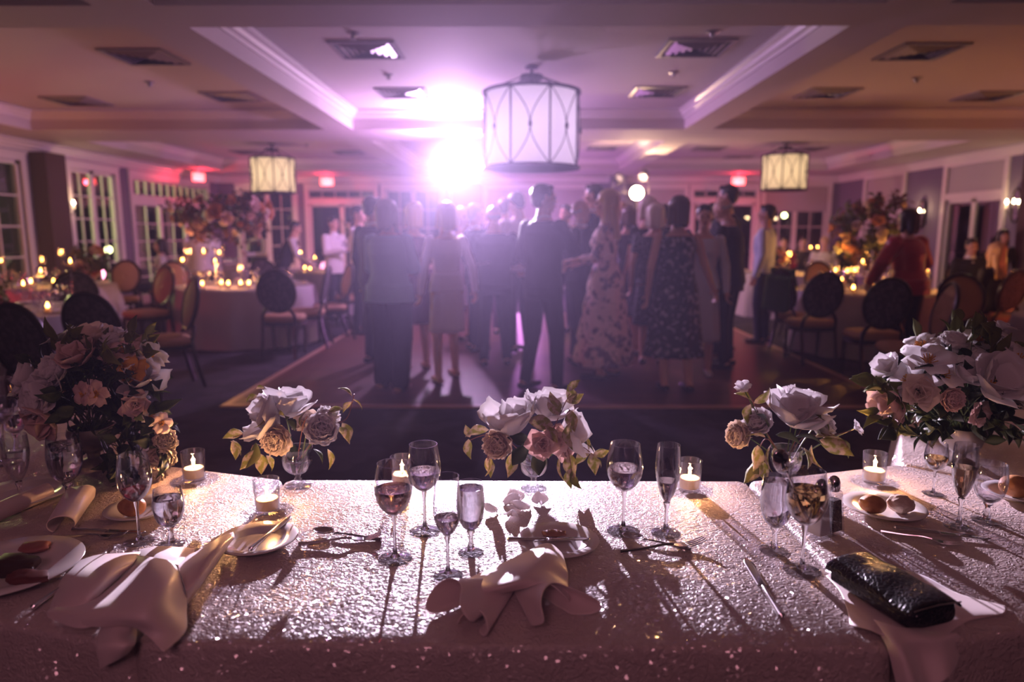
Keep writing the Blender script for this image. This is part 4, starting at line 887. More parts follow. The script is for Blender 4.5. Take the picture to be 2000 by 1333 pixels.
def big_bouquet(px, py, label, seed, blooms, fol, d0, rv=.07):
    rnd = random.Random(seed); b = G(px, py, TZ); root = empty('flower_arrangement', (b.x, b.y, TZ + .0005), 0, label, 'bouquet', 'large head table bouquets')
    MB().lathe([(.001, 0), (.05, 0), (.045, .008), (.018, .02), (.02, .035), (rv * .8, .06), (rv, .1), (rv * .95, .12), (rv * .88, .12), (rv * .75, .07), (.001, .05)], 36).build('footed_bowl', mat('pewter', (.30, .27, .27), .35, .7), root)
    cx = b.x
    for kind, x, y, dd, s, d, m in blooms: bloom(root, kind, D(x, y, d0 + dd), s, d, m, rnd, stem_to=(rnd.uniform(-.03, .03), rnd.uniform(-.03, .03), .09))
    for (x0, x1, y0, y1, n, m) in fol:
        for k in range(n):
            x, y = rnd.uniform(x0, x1), rnd.uniform(y0, y1); P = D(x, y, d0 + rnd.uniform(-.12, .12)); c = V((b.x, b.y + .0, .95)); d = (P - c) + V((rnd.uniform(-.1, .1), -.08, rnd.uniform(-.1, .1)))
            sg_ = MB()
            for q_ in range(4):
                l_ = leaf_mb(rnd.uniform(.045, .085), rnd.uniform(.024, .038), rnd, rnd.uniform(.2, 1)); M_ = Matrix.Translation((rnd.uniform(-.02, .02), -.02 * q_, 0)) @ Matrix.Rotation(rnd.uniform(-1.1, 1.1), 4, 'Z') @ Matrix.Rotation(rnd.uniform(-1.5, 1.5), 4, 'Y'); sg_.add([M_ @ V(v) for v in l_.v], l_.f)
            o_ = sg_.build('leaf_sprig', m, root, sharp=180, mods=[SOLID(.0006)]); o_.matrix_local = Matrix.Translation(P - V(root.location)) @ V((0, 1, 0)).rotation_difference(d.normalized()).to_matrix().to_4x4()
            if k % 2 == 0: MB().tube(crom([V((rnd.uniform(-.02, .02), 0, .1)), (P - V(root.location)) * .5 + V((0, 0, .08)), P - V(root.location)], 4), .0013, 4).build('stem', greenstem, root)
    return root
U_ = (0, -.5, .8)
big_bouquet(1872, 905, 'tall white bouquet with yellow centred flowers above the champagne flute', 21,
 [('blossom', 1812, 712, -.08, .060, (-.2, -.5, .85), Wm), ('peony', 1862, 672, 0, .052, (0, -.4, 1), Wm), ('blossom', 1930, 652, .02, .045, (.3, -.3, 1), Wm), ('blossom', 1912, 668, .02, .04, (-.3, -.5, .7), Wm), ('rose', 1797, 768, -.12, .052, (-.35, -.9, .3), creamp), ('magnolia', 1738, 722, -.02, .045, (-.8, -.3, .7), Wm),
  ('magnolia', 1745, 785, -.05, .055, (-1, -.3, -.2), blushp), ('magnolia', 1940, 752, -.14, .075, (.1, -.75, .65), Wm), ('blossom', 1985, 712, -.05, .065, (.4, -.4, .8), Wm), ('peony', 1905, 700, -.02, .042, (.1, -.6, .7), Wm), ('peony', 1965, 682, .02, .045, (.6, -.2, .7), Wm), ('blossom', 1840, 735, -.10, .05, (0, -.7, .6), Wm),
  ('peony', 1990, 765, -.1, .055, (.4, -.8, .3), creamp), ('blossom', 1800, 680, .0, .045, (-.4, -.2, .9), Wm), ('blossom', 1775, 745, -.06, .045, (-.6, -.6, .5), Wm), ('peony', 1860, 780, -.13, .040, (0, -1, .1), blushp), ('blossom', 1955, 645, .04, .035, (.4, 0, 1), Wm), ('rose', 1910, 810, -.08, .04, (.2, -1, -.2), blushp), ('magnolia', 1885, 735, -.1, .05, (.2, -.7, .7), Wm), ('blossom', 1760, 765, -.03, .04, (-.8, -.4, .3), Wm)],
 [(1740, 2000, 700, 855, 66, green), (1790, 1960, 640, 700, 18, olive), (1700, 1790, 700, 830, 14, olive)], 2.0)
big_bouquet(185, 905, 'large dim bouquet of cream and blush flowers trailing down to the table', 22,
 [('magnolia', 178, 672, 0, .06, (-.1, -.4, 1), creamp), ('peony', 218, 664, .02, .055, (.2, -.3, 1), Wm), ('blossom', 122, 668, .02, .045, (-.5, -.2, .9), Wm), ('peony', 108, 722, -.06, .058, (-.4, -.8, .4), Wm), ('magnolia', 62, 742, -.02, .055, (-.8, -.5, .4), Wm), ('magnolia', 95, 760, -.08, .055, (-.3, -.9, .1), Wm), ('peony', 68, 788, -.08, .055, (-.5, -.8, 0), Wm),
  ('magnolia', 88, 822, -.08, .055, (-.3, -.8, -.4), blushp), ('magnolia', 155, 698, -.06, .055, (-.1, -.7, .7), blushp), ('peony', 205, 700, -.02, .042, (.1, -.6, .7), blushp), ('magnolia', 272, 742, -.06, .065, (.35, -.6, .7), Wm), ('blossom', 285, 700, 0, .05, (.6, -.3, .7), Wm), ('blossom', 243, 690, -.05, .04, (.2, -.5, .8), blushp), ('rose', 265, 790, -.1, .045, (.5, -.8, 0), blushp),
  ('blossom', 168, 768, -.13, .03, (-.2, -1, 0), blushp), ('blossom', 190, 768, -.13, .032, (.1, -1, 0), blushp), ('blossom', 262, 725, -.08, .035, (.2, -.8, .4), yelc), ('blossom', 295, 812, -.08, .028, (.6, -.6, .3), Wm), ('blossom', 312, 828, -.08, .028, (.7, -.5, .1), blushp), ('peony', 322, 862, -.06, .042, (.3, -.7, .3), creamp), ('peony', 318, 890, -.07, .048, (.1, -.9, -.2), creamp), ('peony', 300, 920, -.08, .045, (0, -.8, -.5), creamp)],
 [(60, 310, 700, 860, 60, green), (120, 300, 655, 700, 22, olive), (210, 330, 790, 930, 30, green), (195, 245, 900, 950, 8, green)], 2.0)

# ================================================================ PEOPLE
skin = mat('skin', (.62, .36, .28), .5, Subsurface_Weight=.08, Subsurface_Radius=(.02, .01, .005)); skin2 = mat('skin_tan', (.45, .25, .19), .5)
eye_m = mat('eye', (.03, .02, .02), .2); lip_m = mat('lips', (.42, .13, .12), .45); shoe_m = mat('black_shoe', (.012, .010, .012), .3)
def remesh(mb, voxel, name, m, parent, smooth=2, fac=.5, T=None):
    me = bpy.data.meshes.new('tmp'); me.from_pydata(mb.v, [], mb.f); me.update(); o = bpy.data.objects.new('tmp', me); COL.objects.link(o)
    r = o.modifiers.new('r', 'REMESH'); r.mode = 'VOXEL'; r.voxel_size = voxel
    if smooth: s = o.modifiers.new('s', 'SMOOTH'); s.iterations = smooth; s.factor = fac
    dg = bpy.context.evaluated_depsgraph_get(); ev = o.evaluated_get(dg); nm = bpy.data.meshes.new_from_object(ev); nm.name = name
    bpy.data.objects.remove(o); nm.materials.clear(); nm.materials.append(m); nm.polygons.foreach_set('use_smooth', [True] * len(nm.polygons))
    ob = bpy.data.objects.new(name, nm); COL.objects.link(ob); ob.parent = parent; return ob
def hand(mb, w, d, side, k, curl=.5, up=V((0, 0, 1)), grip=False):
    """palm and five fingers from wrist w along d; side=+1 right, thumb toward the body front"""
    d = V(d).normalized(); sd = d.cross(up)
    if sd.length < .1: sd = d.cross(V((0, 1, 0)))
    sd.normalize(); nn = sd.cross(d).normalized(); L = .088 * k; w = V(w)
    for s in (-.6, 0, .6): mb.cap(w, w + d * L + sd * s * .028 * k, .021 * k, .0145 * k, 8)
    for i, fl in enumerate((.066, .076, .07, .054)):
        b = w + d * L * .98 + sd * (i - 1.5) * .0215 * k; f1 = b + (d * (1 - .3 * curl) - nn * curl * .8).normalized() * fl * .52 * k
        f2 = f1 + (d * (1 - 1.3 * curl) - nn * curl * 1.6).normalized() * fl * .48 * k
        mb.cap(b, f1, .0095 * k, .0088 * k, 7); mb.cap(f1, f2, .0088 * k, .0075 * k, 7)
    b = w + d * .02 * k - sd * .018 * k * 1; t1 = b + (d * .6 - sd * .8 - nn * .3).normalized() * .042 * k; t2 = t1 + (d * .9 - sd * .2 - nn * (.3 + curl * .5)).normalized() * .032 * k
    mb.cap(b, t1, .0125 * k, .0105 * k, 7); mb.cap(t1, t2, .0105 * k, .0085 * k, 7)
DOWN = lambda s: ((s * .235, -.02, 1.13), (s * .245, .05, .885))
def person(label, X, Y, h, face, o, group='wedding guests'):
    """face: 0 looks away from the camera, 180 toward it, -90 to +X, 90 to -X. o: outfit and pose"""
    fem = o.get('fem', False); k = h / 1.75; vox = o.get('vox', .009); lean = R(o.get('lean', 0)); seat = o.get('seat', False); pz = .60 if seat else .93
    root = empty('person', (X, Y, 0.017 if (-2.5 < X < 3.3 and 5.8 < Y < 12.6) else 0), R(face), label, 'person', group); root['group'] = group
    hw = o.get('wide', 1.0)
    def T(p):
        x, y, z = p
        if z >= .93: dz = z - .93; return V((x, y * 1 + sin(lean) * dz, pz + cos(lean) * dz)) * k
        return V((x, y, z)) * k
    hy, hp = R(o.get('hyaw', 0)), R(o.get('hpitch', 0)); HM = Matrix.Translation(T((0, 0, 1.53))) @ Matrix.Rotation(hy, 4, 'Z') @ Matrix.Rotation(hp - lean * .4, 4, 'X') @ Matrix.Scale(k, 4)
    Hd = lambda p: HM @ V((p[0], p[1], p[2] - 1.53))
    if fem: rings = [(.84, .15, .10, 0), (.90, .172, .118, -.01), (.98, .16, .112, -.005), (1.10, .124, .092, 0), (1.20, .132, .10, .005), (1.28, .145, .122, .015), (1.36, .15, .10, .008), (1.415, .13, .075, 0), (1.45, .075, .058, 0), (1.49, .05, .05, .0), (1.54, .05, .052, .01)]
    else: rings = [(.84, .15, .105, 0), (.90, .165, .12, -.005), (1.0, .158, .112, 0), (1.12, .152, .108, .005), (1.25, .170, .122, .008), (1.35, .180, .118, .005), (1.41, .155, .088, 0), (1.455, .09, .066, 0), (1.49, .062, .060, .0), (1.54, .060, .060, .01)]
    sh = (.165 if fem else .19)
    def torso(mb, z0, z1, g=0, gw=1.0, bot=None):
        R_ = [r for r in rings if z0 - .001 <= r[0] <= z1 + .001]; out = []
        for z, a, b, dy in R_:
            a, b = a * hw * gw + g, b * (hw ** 1.5) * gw + g; zz = z if z >= .93 else z + (pz - .93)
            ring = []
            for q in range(22):
                an = 2 * pi * q / 22; ring.append((a * cos(an), dy + b * sin(an), z))
            if z >= .93: out.append([T(p) for p in ring])
            else: out.append([V((p[0], p[1], pz - (.93 - z))) * k for p in ring])
        mb.loft(out)
    feet = o.get('feet', ((-.10, .02), (.10, -.02)))
    def leg(mb, i, g=0, upto='foot', gk=None):
        s = (-1, 1)[i]; fx, fy = feet[i]; hip = V((s * .088 * hw, 0, pz - .03)) * k
        if seat: kn = V((s * .12, .44, .545)) * k; an = V((s * .12, .42 + fy, .09)) * k
        else: an = V((fx, fy - .02, .09)) * k; mid = (hip + an) / 2; kn = mid + V((0, .03 + abs(fy) * .12, .01)) * k
        th, kr, ar = (.088 if fem else .086) * hw, .056, .037
        gk = g if gk is None else gk
        mb.cap(hip, kn, (th + g) * k, (kr + gk) * k, 14); mb.cap(kn, an, (kr + gk) * k, (ar + gk) * k, 14)
        if not gk: mb.cap(kn.lerp(an, .12) + V((0, -.02, 0)) * k, kn.lerp(an, .5) + V((0, -.012, 0)) * k, .047 * k, .038 * k, 10)
        return an
    def foot(mb, an, g=0, heel=0):
        a = an + V((0, -.045, -.052 + heel)) * k; b = an + V((0, .14, -.058)) * k; mb.cap(a, b, (.034 + g) * k, (.030 + g) * k, 10, ((0, 0, 1), .8)); mb.cap(an, a, .036 * k, .034 * k, 8)
    arms = o.get('arms', (DOWN(-1), DOWN(1)))
    def arm(mb, i, g=0, upto=1.0):
        s = (-1, 1)[i]; S0 = T((s * sh * hw, 0, 1.40)); E, Wp = [V(q) for q in arms[i]]
        E = T(E); Wp = T(Wp) if Wp.z >= .93 or not seat else V(Wp) * k
        a0, a1, a2 = (.044, .037, .026) if fem else (.052, .043, .030)
        e = min(1, upto * 2); mb.cap(S0, S0.lerp(E, e), (a0 + g) * k, (a0 + (a1 - a0) * e + g) * k, 12)
        if upto > .5:
            w_ = (upto - .5) * 2; mb.cap(E, E.lerp(Wp, w_), (a1 + g) * k, (a1 + (a2 - a1) * w_ + g) * k, 12)
        return S0, E, Wp
    # body
    mb = MB(); torso(mb, .84, 1.54)
    mb.ball(T((0, 0, .93)) if False else V((0, 0, pz)) * k, .14 * k * hw, 10, (1.1, .8, .7))
    for i in (0, 1):
        an = leg(mb, i); foot(mb, an); S0, E, Wp = arm(mb, i); hand(mb, Wp, (Wp - E) + V((0, 0, -.0)), (-1, 1)[i], k, o.get('curl', .45), V((0, 0, 1)) if abs((Wp - E).normalized().z) < .8 else V((1, 0, 0)))
    mb.cap(T((0, .0, 1.44)), Hd((0, .0, 1.58)), .052 * k if fem else .060 * k, .05 * k, 12)
    vm = [(Hd((0, -.005, 1.655)), .1, (.78, .98, .95)), (Hd((0, .028, 1.590)), .062, (.92, 1.0, 1.05)), (Hd((0, .070, 1.548)), .026, (1.2, 1, .9))]
    HR = HM.to_3x3().normalized().to_4x4()
    for c_, r_, sc in vm: mb.ball(c_, r_ * k, 14, sc, HR)
    mb.cap(Hd((0, .092, 1.648)), Hd((0, .110, 1.612)), .009 * k, .0135 * k, 8)
    mb.cap(Hd((-.024, .090, 1.665)), Hd((.024, .090, 1.665)), .012 * k, .012 * k, 8)
    for s in (-1, 1):
        mb.cap(Hd((s * .078, -.005, 1.655)), Hd((s * .075, .0, 1.605)), .015 * k, .010 * k, 7); mb.ball(Hd((s * .038, .068, 1.615)), .026 * k, 8)
    mb.cap(Hd((-.016, .094, 1.577)), Hd((.016, .094, 1.577)), .010 * k, .010 * k, 7)
    body = remesh(mb, vox, 'body', o.get('skin', skin), root, 3)
    if o.get('face', True):
        for s in (-1, 1):
            MB().ball(Hd((s * .031, .088, 1.642)), .0105 * k, 8).build('eye', eye_m, body); MB().cap(Hd((s * .018, .103, 1.668)), Hd((s * .045, .095, 1.668)), .0045 * k, .003 * k, 6).build('eyebrow', o['hairm'], body)
        MB().cap(Hd((-.019, .104, 1.576)), Hd((.019, .104, 1.576)), .0065 * k, .0065 * k, 8).build('lips', lip_m, body)
    # hair
    hs = o.get('hair', 'short'); hm_ = o['hairm']; mb = MB()
    if hs != 'bald':
        mb.ball(Hd((0, -.016, 1.672)), .1 * k, 14, (.86, 1.0, .93), HR)
        if hs == 'short': mb.ball(Hd((0, -.055, 1.625)), .062 * k, 10, (1.15, .85, 1.1), HR); mb.cap(Hd((-.03, .06, 1.728)), Hd((.04, .055, 1.730)), .028 * k, .022 * k, 8)
        if hs in ('bob', 'long', 'full', 'curly'):
            for s in (-1, 1): mb.cap(Hd((s * .066, -.01, 1.69)), Hd((s * .080, .0, 1.535 if hs != 'long' else 1.47)), .036 * k, .030 * k, 9)
            mb.cap(Hd((-.03, -.07, 1.69)), Hd((-.03, -.075, 1.53)), .055 * k, .045 * k, 9); mb.cap(Hd((.03, -.07, 1.69)), Hd((.03, -.075, 1.53)), .055 * k, .045 * k, 9)
            mb.ball(Hd((0, -.02, 1.69)), .098 * k, 12, (1.0, 1.05, .92), HR)
        if hs == 'long':
            for s in (-1, 0, 1): mb.cap(Hd((s * .05, -.06, 1.60)), T((s * .07, -.10, 1.33)), .05 * k, .028 * k, 9)
        if hs == 'bun': mb.ball(Hd((0, -.10, 1.70)), .045 * k, 8); mb.ball(Hd((0, -.05, 1.64)), .065 * k, 8, (1.1, .8, 1.1), HR)
        for i_, v_ in enumerate(mb.v): pass
    else:
        for s in (-1, 1): mb.cap(Hd((s * .062, -.03, 1.64)), Hd((s * .02, -.088, 1.62)), .022 * k, .022 * k, 8)
        mb.cap(Hd((-.03, -.085, 1.63)), Hd((.03, -.085, 1.63)), .022 * k, .022 * k, 8)
    hr = remesh(mb, max(vox, .009), 'hair', hm_, root, 2)
    if o.get('clip'): MB().cap(Hd((-.02, -.09, 1.72)), Hd((.04, -.085, 1.73)), .014 * k, .014 * k, 8).build('hair_bow', shoe_m, hr)
    # clothes
    cm = o.get('top_m'); ck = o.get('cloth')
    def skirt(name, m, z0, z1, r0, r1, rip=.03, nr=9, ph=0, tiers=0, dy=0):
        rr = []
        for j in range(15):
            t = j / 14; z = z0 + (z1 - z0) * t; ring = []
            a = r0[0] + (r1[0] - r0[0]) * t ** .8; b = r0[1] + (r1[1] - r0[1]) * t ** .8
            if tiers: a += .018 * ((t * tiers) % 1); b += .018 * ((t * tiers) % 1)
            for q in range(48):
                an = 2 * pi * q / 48; f = 1 + rip * t * sin(nr * an + ph + 1.3 * t) + rip * .5 * t * sin((nr * 2 + 1) * an)
                ring.append(V((a * f * cos(an), b * f * sin(an) - .005 + dy * t, z)) * k)
            rr.append(ring)
        b = MB(); b.loft(rr); return b.build(name, m, root, sharp=180)
    sl = o.get('sleeve', 1.0)
    if ck in ('suit', 'jacket', 'shirt', 'vest', 'blouse'):
        mb = MB(); g = {'suit': .016, 'jacket': .026, 'shirt': .012, 'vest': .009, 'blouse': .014}[ck]
        torso(mb, .84 if ck in ('suit', 'jacket') else .90, 1.455, g, 1.03 if ck != 'jacket' else 1.08)
        if ck in ('suit', 'jacket') and not seat:
            z0 = .80 if ck == 'suit' else .84; a, b = (.178 * hw, .128 * hw) if ck == 'suit' else (.215 * hw, .16 * hw)
            rr = [[V((a_ * cos(2 * pi * q / 22), b_ * sin(2 * pi * q / 22), z)) * k for q in range(22)] for z, a_, b_ in ((z0, a * 1.03, b * 1.03), (.9, a, b), (1.0, a * .97, b * .97))]; mb.loft(rr)
        for i in (0, 1):
            S0, E, Wp = arm(mb, i, g * .8 + .004 + o.get('puff', 0), sl)
            if o.get('puff'): mb.ball(S0 + V(((-1, 1)[i] * .02, 0, .0)), .085 * k, 10, (1.1, 1, .95))
        t = remesh(mb, max(vox, .009), {'suit': 'suit_jacket', 'jacket': 'jacket', 'shirt': 'shirt', 'vest': 'shirt', 'blouse': 'blouse'}[ck], cm, root, 2)
        if ck == 'vest':
            mb = MB(); torso(mb, .90, 1.415, .018, 1.04); remesh(mb, max(vox, .01), 'waistcoat', o['vest_m'], root, 2)
        if ck == 'suit':
            cr = [[T((rx * cos(2 * pi * q / 20), ry * sin(2 * pi * q / 20) + .002, z)) for q in range(20)] for z, rx, ry in ((1.445, .084, .074), (1.475, .073, .069), (1.497, .068, .066))]
            MB().loft(cr).build('shirt_collar', o.get('collar_m', mat('white_shirt', (.75, .75, .8), .6)), root)
            # lapels and shirt front
            for s in (-1, 1):
                MB().add([T((s * .012, .135 * hw ** 1.5 + .012, 1.12)), T((s * .055, .118 + .012, 1.30)), T((s * .085, .075, 1.44)), T((s * .03, .11, 1.42))], [(0, 1, 2, 3)]).build('lapel', cm, root, smooth=False, mods=[SOLID(.004)])
            MB().ball(T((0, .11, 1.40)), .018 * k, 6, (1, .6, .8)).build('tie_knot', o.get('tie_m', shoe_m), root)
    if ck == 'dress':
        mb = MB(); torso(mb, .90, 1.415, .010, 1.03)
        if sl > 0:
            for i in (0, 1): arm(mb, i, .010, sl)
        else:
            for s in (-1, 1): mb.cap(T((s * .10, .02, 1.44)), T((s * .12, 0, 1.36)), .04 * k, .05 * k, 8)
        remesh(mb, max(vox, .009), 'dress_bodice', cm, root, 2); hem = o.get('hem', .45)
        skirt('dress_skirt', o.get('skirt_m', cm), 1.10, hem, (.142 * hw, .108 * hw), o.get('flare', (.22, .17)), o.get('rip', .05), o.get('nr', 9), o.get('ph', 0), o.get('tiers', 0))
    elif ck:
        mb = MB(); g = o.get('leg_g', .018); tm = o.get('trouser_m', cm)
        mb.ball(V((0, 0, pz - .0)) * k, .15 * k * hw, 12, (1.12, .84, .75))
        for i in (0, 1): leg(mb, i, g * .6, gk=g)
        remesh(mb, max(vox, .010), 'trousers', tm, root, 2)
        if ck in ('shirt', 'vest'): MB().loft([[V((a_ * cos(2 * pi * q / 22), b_ * sin(2 * pi * q / 22), z)) * k for q in range(22)] for z, a_, b_ in ((pz + .06, .170 * hw, .128 * hw), (pz + .095, .168 * hw, .126 * hw))]).build('belt', shoe_m, root)
    for i in (0, 1):
        mb = MB(); fx, fy = feet[i]
        an = (V(((-1, 1)[i] * .12, .42 + fy, .09)) if seat else V((fx, fy - .02, .09))) * k
        a = an + V((0, -.05, -.055)) * k; b = an + V((0, .15, -.060)) * k
        mb.cap(a, b, .040 * k, .034 * k, 10, ((0, 0, 1), .80)); mb.cap(an + V((0, -.01, -.02)) * k, an + V((0, .02, -.045)) * k, .040 * k, .040 * k, 8) if not fem else None
        lo = min(v[2] for v in mb.v); 
        for j, v in enumerate(mb.v): mb.v[j] = (v[0], v[1], max(v[2], .001))
        mb.build('shoe', o.get('shoe_m', shoe_m), root, sharp=180)
    root['hand_x'] = 0; del root['hand_x']
    return root
H = dict(grey=mat('grey_hair', (.40, .37, .36), .45), white=mat('white_hair', (.70, .62, .55), .5), blond=mat('blond_hair', (.55, .36, .20), .42), brown=mat('brown_hair', (.09, .045, .03), .42), dark=mat('dark_hair', (.02, .014, .014), .4))
navy = mat('navy_wool', (.022, .025, .060), .8); black = mat('black_wool', (.014, .013, .020), .8); bluej = mat('light_blue_linen', (.30, .50, .64), .75, bump=(60, .3))
whitec = mat('white_cotton', (.72, .68, .70), .7, bump=(30, .3)); paled = mat('pale_lilac_crepe', (.78, .70, .82), .7, bump=(25, .3)); wshirt = mat('pale_blue_shirt', (.50, .56, .70), .7, bump=(30, .3))
floral = mat('pale_floral_chiffon', (.88, .66, .70), .7, var=(13, (.16, .09, .16), .50, .60)); darkfl = mat('dark_floral_print', (.012, .012, .022), .65, var=(22, (.45, .42, .52), .55, .63)); dotd = mat('dark_dotted_dress', (.015, .015, .025), .7, var=(60, (.3, .28, .35), .60, .66))
greyd = mat('pale_grey_knit', (.58, .58, .66), .75, bump=(80, .4)); redj = mat('crimson_satin', (.34, .012, .035), .38, Sheen_Weight=.3); plum = mat('plum_crepe', (.08, .04, .09), .7); darkt = mat('dark_trousers', (.015, .015, .03), .8)
whites = mat('white_shoe', (.6, .58, .6), .5); nude = mat('nude_shoe', (.45, .27, .2), .4); forestm = mat('dark_green_cloth', (.03, .07, .035), .8)
def PX(px, d): return (px - 1012) / F * (d * cos(PITCH) + .15)
def hgt(py, d): return EYE + D(1000, py, d).z - EYE
FWD = lambda s, z=1.12, y=.30, x=.06: ((s * .23, .06, 1.15), (s * x, y, z))
def P_(label, px, top, d, face, **o):
    h = D(px, top, d).z; 
    if o.get('h'): h = o.pop('h')
    elif o.get('hpitch', 0) < -15: h += .03
    return person(label, PX(px, d), d, h, face, o)
P_('woman with short hair in a light blue jacket and wide dark trousers seen from behind', 764, 398, 6.35, -20, fem=True, wide=1.12, cloth='jacket', top_m=bluej, trouser_m=darkt, leg_g=.050, hair='bob', hairm=H['grey'], vox=.0075, feet=((-.12, .05), (.12, -.04)), arms=(FWD(-1), FWD(1)), shoe_m=nude)
P_('man in a dark navy suit standing just behind the light blue jacket woman', 733, 389, 7.7, -35, cloth='suit', top_m=navy, hair='short', hairm=H['dark'], arms=(DOWN(-1), DOWN(1)), vox=.010)
P_('man in a white shirt and dark trousers facing the dancers by the chairs', 705, 405, 10.0, -100, cloth='shirt', top_m=whitec, trouser_m=darkt, hair='short', hairm=H['dark'], vox=.011, arms=(FWD(-1, 1.2), FWD(1, 1.2)))
P_('woman in a plum knee length dress half hidden behind the light blue jacket', 812, 402, 7.4, 20, fem=True, cloth='dress', top_m=plum, hem=.50, flare=(.20, .16), hair='bob', hairm=H['blond'], sleeve=.25, vox=.010, shoe_m=nude)
P_('woman in a pale lilac knee length dress and long sleeves stepping away', 874, 403, 6.8, 25, fem=True, wide=.98, cloth='dress', top_m=paled, hem=.50, flare=(.185, .15), rip=.03, sleeve=1.0, hair='bob', hairm=H['blond'], vox=.0075, feet=((-.14, -.10), (.13, .16)), shoe_m=nude, arms=(((-.24, -.03, 1.14), (-.26, .02, .90)), ((.25, -.06, 1.14), (.30, .0, .91))))
P_('balding man in a dark blue suit seen from behind in the light beam', 966, 405, 7.6, 10, wide=1.08, cloth='suit', top_m=navy, hair='bald', hairm=H['grey'], vox=.0085, arms=(FWD(-1), FWD(1)), feet=((-.12, 0), (.14, .03)))
P_('tall man in a black suit raising a glass, profile toward the floral dress woman', 1060, 365, 6.35, -48, wide=1.04, cloth='suit', top_m=black, hair='short', hairm=H['dark'], vox=.0075, feet=((-.15, -.04), (.15, .05)), hyaw=-25, arms=(((-.235, -.03, 1.15), (-.20, .16, 1.0)), ((.20, .16, 1.20), (.05, .34, 1.36))), curl=.7)
P_('woman with long blond hair in a pale tiered floral maxi dress', 1180, 378, 6.9, 75, fem=True, cloth='dress', top_m=floral, hem=.16, flare=(.34, .27), rip=.07, nr=7, tiers=4, sleeve=.75, hair='long', hairm=H['blond'], vox=.0075, arms=(FWD(-1, 1.12, .30, .08), FWD(1, 1.08, .30, .02)), feet=((-.10, .04), (.10, -.05)))
P_('woman with a dark bow in brown hair wearing a black and white floral midi dress', 1316, 391, 6.35, 8, fem=True, wide=1.10, cloth='dress', top_m=darkfl, hem=.34, flare=(.28, .24), rip=.05, nr=8, sleeve=0, hair='bob', hairm=H['brown'], clip=True, vox=.0075, arms=(((-.25, -.03, 1.13), (-.24, .06, .89)), ((.27, .02, 1.17), (.40, .10, .93))), feet=((-.08, .02), (.14, -.02)))
P_('dark haired woman in a pale grey knit dress and white shoes facing the camera', 1366, 404, 7.1, 172, fem=True, cloth='dress', top_m=greyd, hem=.36, flare=(.21, .17), sleeve=1.0, hair='short', hairm=H['dark'], vox=.0085, shoe_m=whites, hpitch=-5)
P_('grey haired man in a dark suit looking down beside the grey dress woman', 1420, 393, 7.5, 55, wide=1.08, cloth='suit', top_m=black, hair='bald', hairm=H['grey'], vox=.0085, hpitch=-30, lean=4, arms=(FWD(-1), FWD(1)), feet=((-.13, 0), (.12, .04)))
P_('tall dark haired man in a black suit behind the stooping grey haired man', 1410, 365, 8.45, 60, wide=1.05, cloth='suit', top_m=black, hair='short', hairm=H['dark'], vox=.010)
P_('young man in a pale blue shirt and black trousers standing alone by the side tables', 1487, 403, 9.2, 60, cloth='shirt', top_m=wshirt, trouser_m=darkt, hair='short', hairm=H['dark'], vox=.010, skin=skin2)
P_('dark haired man in a white shirt looking down under the drum lantern', 1014, 383, 8.5, 40, cloth='shirt', top_m=whitec, trouser_m=darkt, hair='short', hairm=H['dark'], vox=.011, hpitch=-25, arms=(FWD(-1, 1.25), FWD(1, 1.25)))
P_('guest with brown hair behind the blue suit shoulder', 985, 391, 10.0, -10, cloth='suit', top_m=plum, hair='short', hairm=H['brown'], vox=.012)
P_('guest in a blue suit turned aside beside the white glare of the spotlight', 930, 402, 8.6, -60, cloth='suit', top_m=navy, hair='short', hairm=H['grey'], vox=.011)
P_('short haired woman with rim lit hair deep in the glare', 905, 410, 9.5, -140, fem=True, cloth='dress', top_m=paled, hair='bob', hairm=H['blond'], vox=.012)
P_('dark haired man in a suit leaning to the blond woman, face in profile', 1156, 364, 8.8, 70, cloth='suit', top_m=navy, hair='short', hairm=H['dark'], vox=.010)
P_('bald man in a navy suit laughing behind the raised glass', 1131, 394, 7.7, -70, cloth='suit', top_m=navy, hair='bald', hairm=H['grey'], vox=.010)
P_('small dark haired guest far behind the raised glass', 1103, 403, 10.4, 150, cloth='suit', top_m=black, hair='short', hairm=H['dark'], vox=.013)
P_('white haired woman in a dark dotted dress behind the floral dress', 1257, 390, 8.3, 30, fem=True, cloth='dress', top_m=dotd, hair='full', hairm=H['white'], vox=.010, sleeve=.25, hem=.45)
P_('blonde grey haired woman in black beside the dotted dress', 1274, 404, 7.7, -10, fem=True, wide=1.1, cloth='dress', top_m=dotd, hair='full', hairm=H['white'], vox=.010, sleeve=.25, hem=.45)
P_('brown haired guest hidden behind the blond woman long hair', 1222, 409, 9.2, 20, fem=True, cloth='dress', top_m=plum, hair='bob', hairm=H['brown'], vox=.012)
P_('sandy haired guest far back between the blond woman and the warm lamp', 1207, 397, 10.6, 170, cloth='suit', top_m=navy, hair='short', hairm=H['blond'], vox=.013)
P_('dark haired guest far back under the warm lamp', 1291, 402, 10.2, 10, cloth='suit', top_m=black, hair='short', hairm=H['dark'], vox=.013)
P_('guest in black half hidden before the tall dark haired man', 1382, 402, 9.7, 80, fem=True, cloth='dress', top_m=black, hair='bob', hairm=H['dark'], vox=.012)
P_('woman standing in a crimson puff sleeve jacket with dark hair at the side table', 1766, 410, 7.5, 25, fem=True, wide=1.15, cloth='jacket', top_m=redj, trouser_m=black, hair='bob', hairm=H['dark'], puff=.018, vox=.0085, lean=8, arms=(((-.34, .05, 1.20), (-.26, .26, .98)), ((.36, .05, 1.18), (.34, .27, .96))))
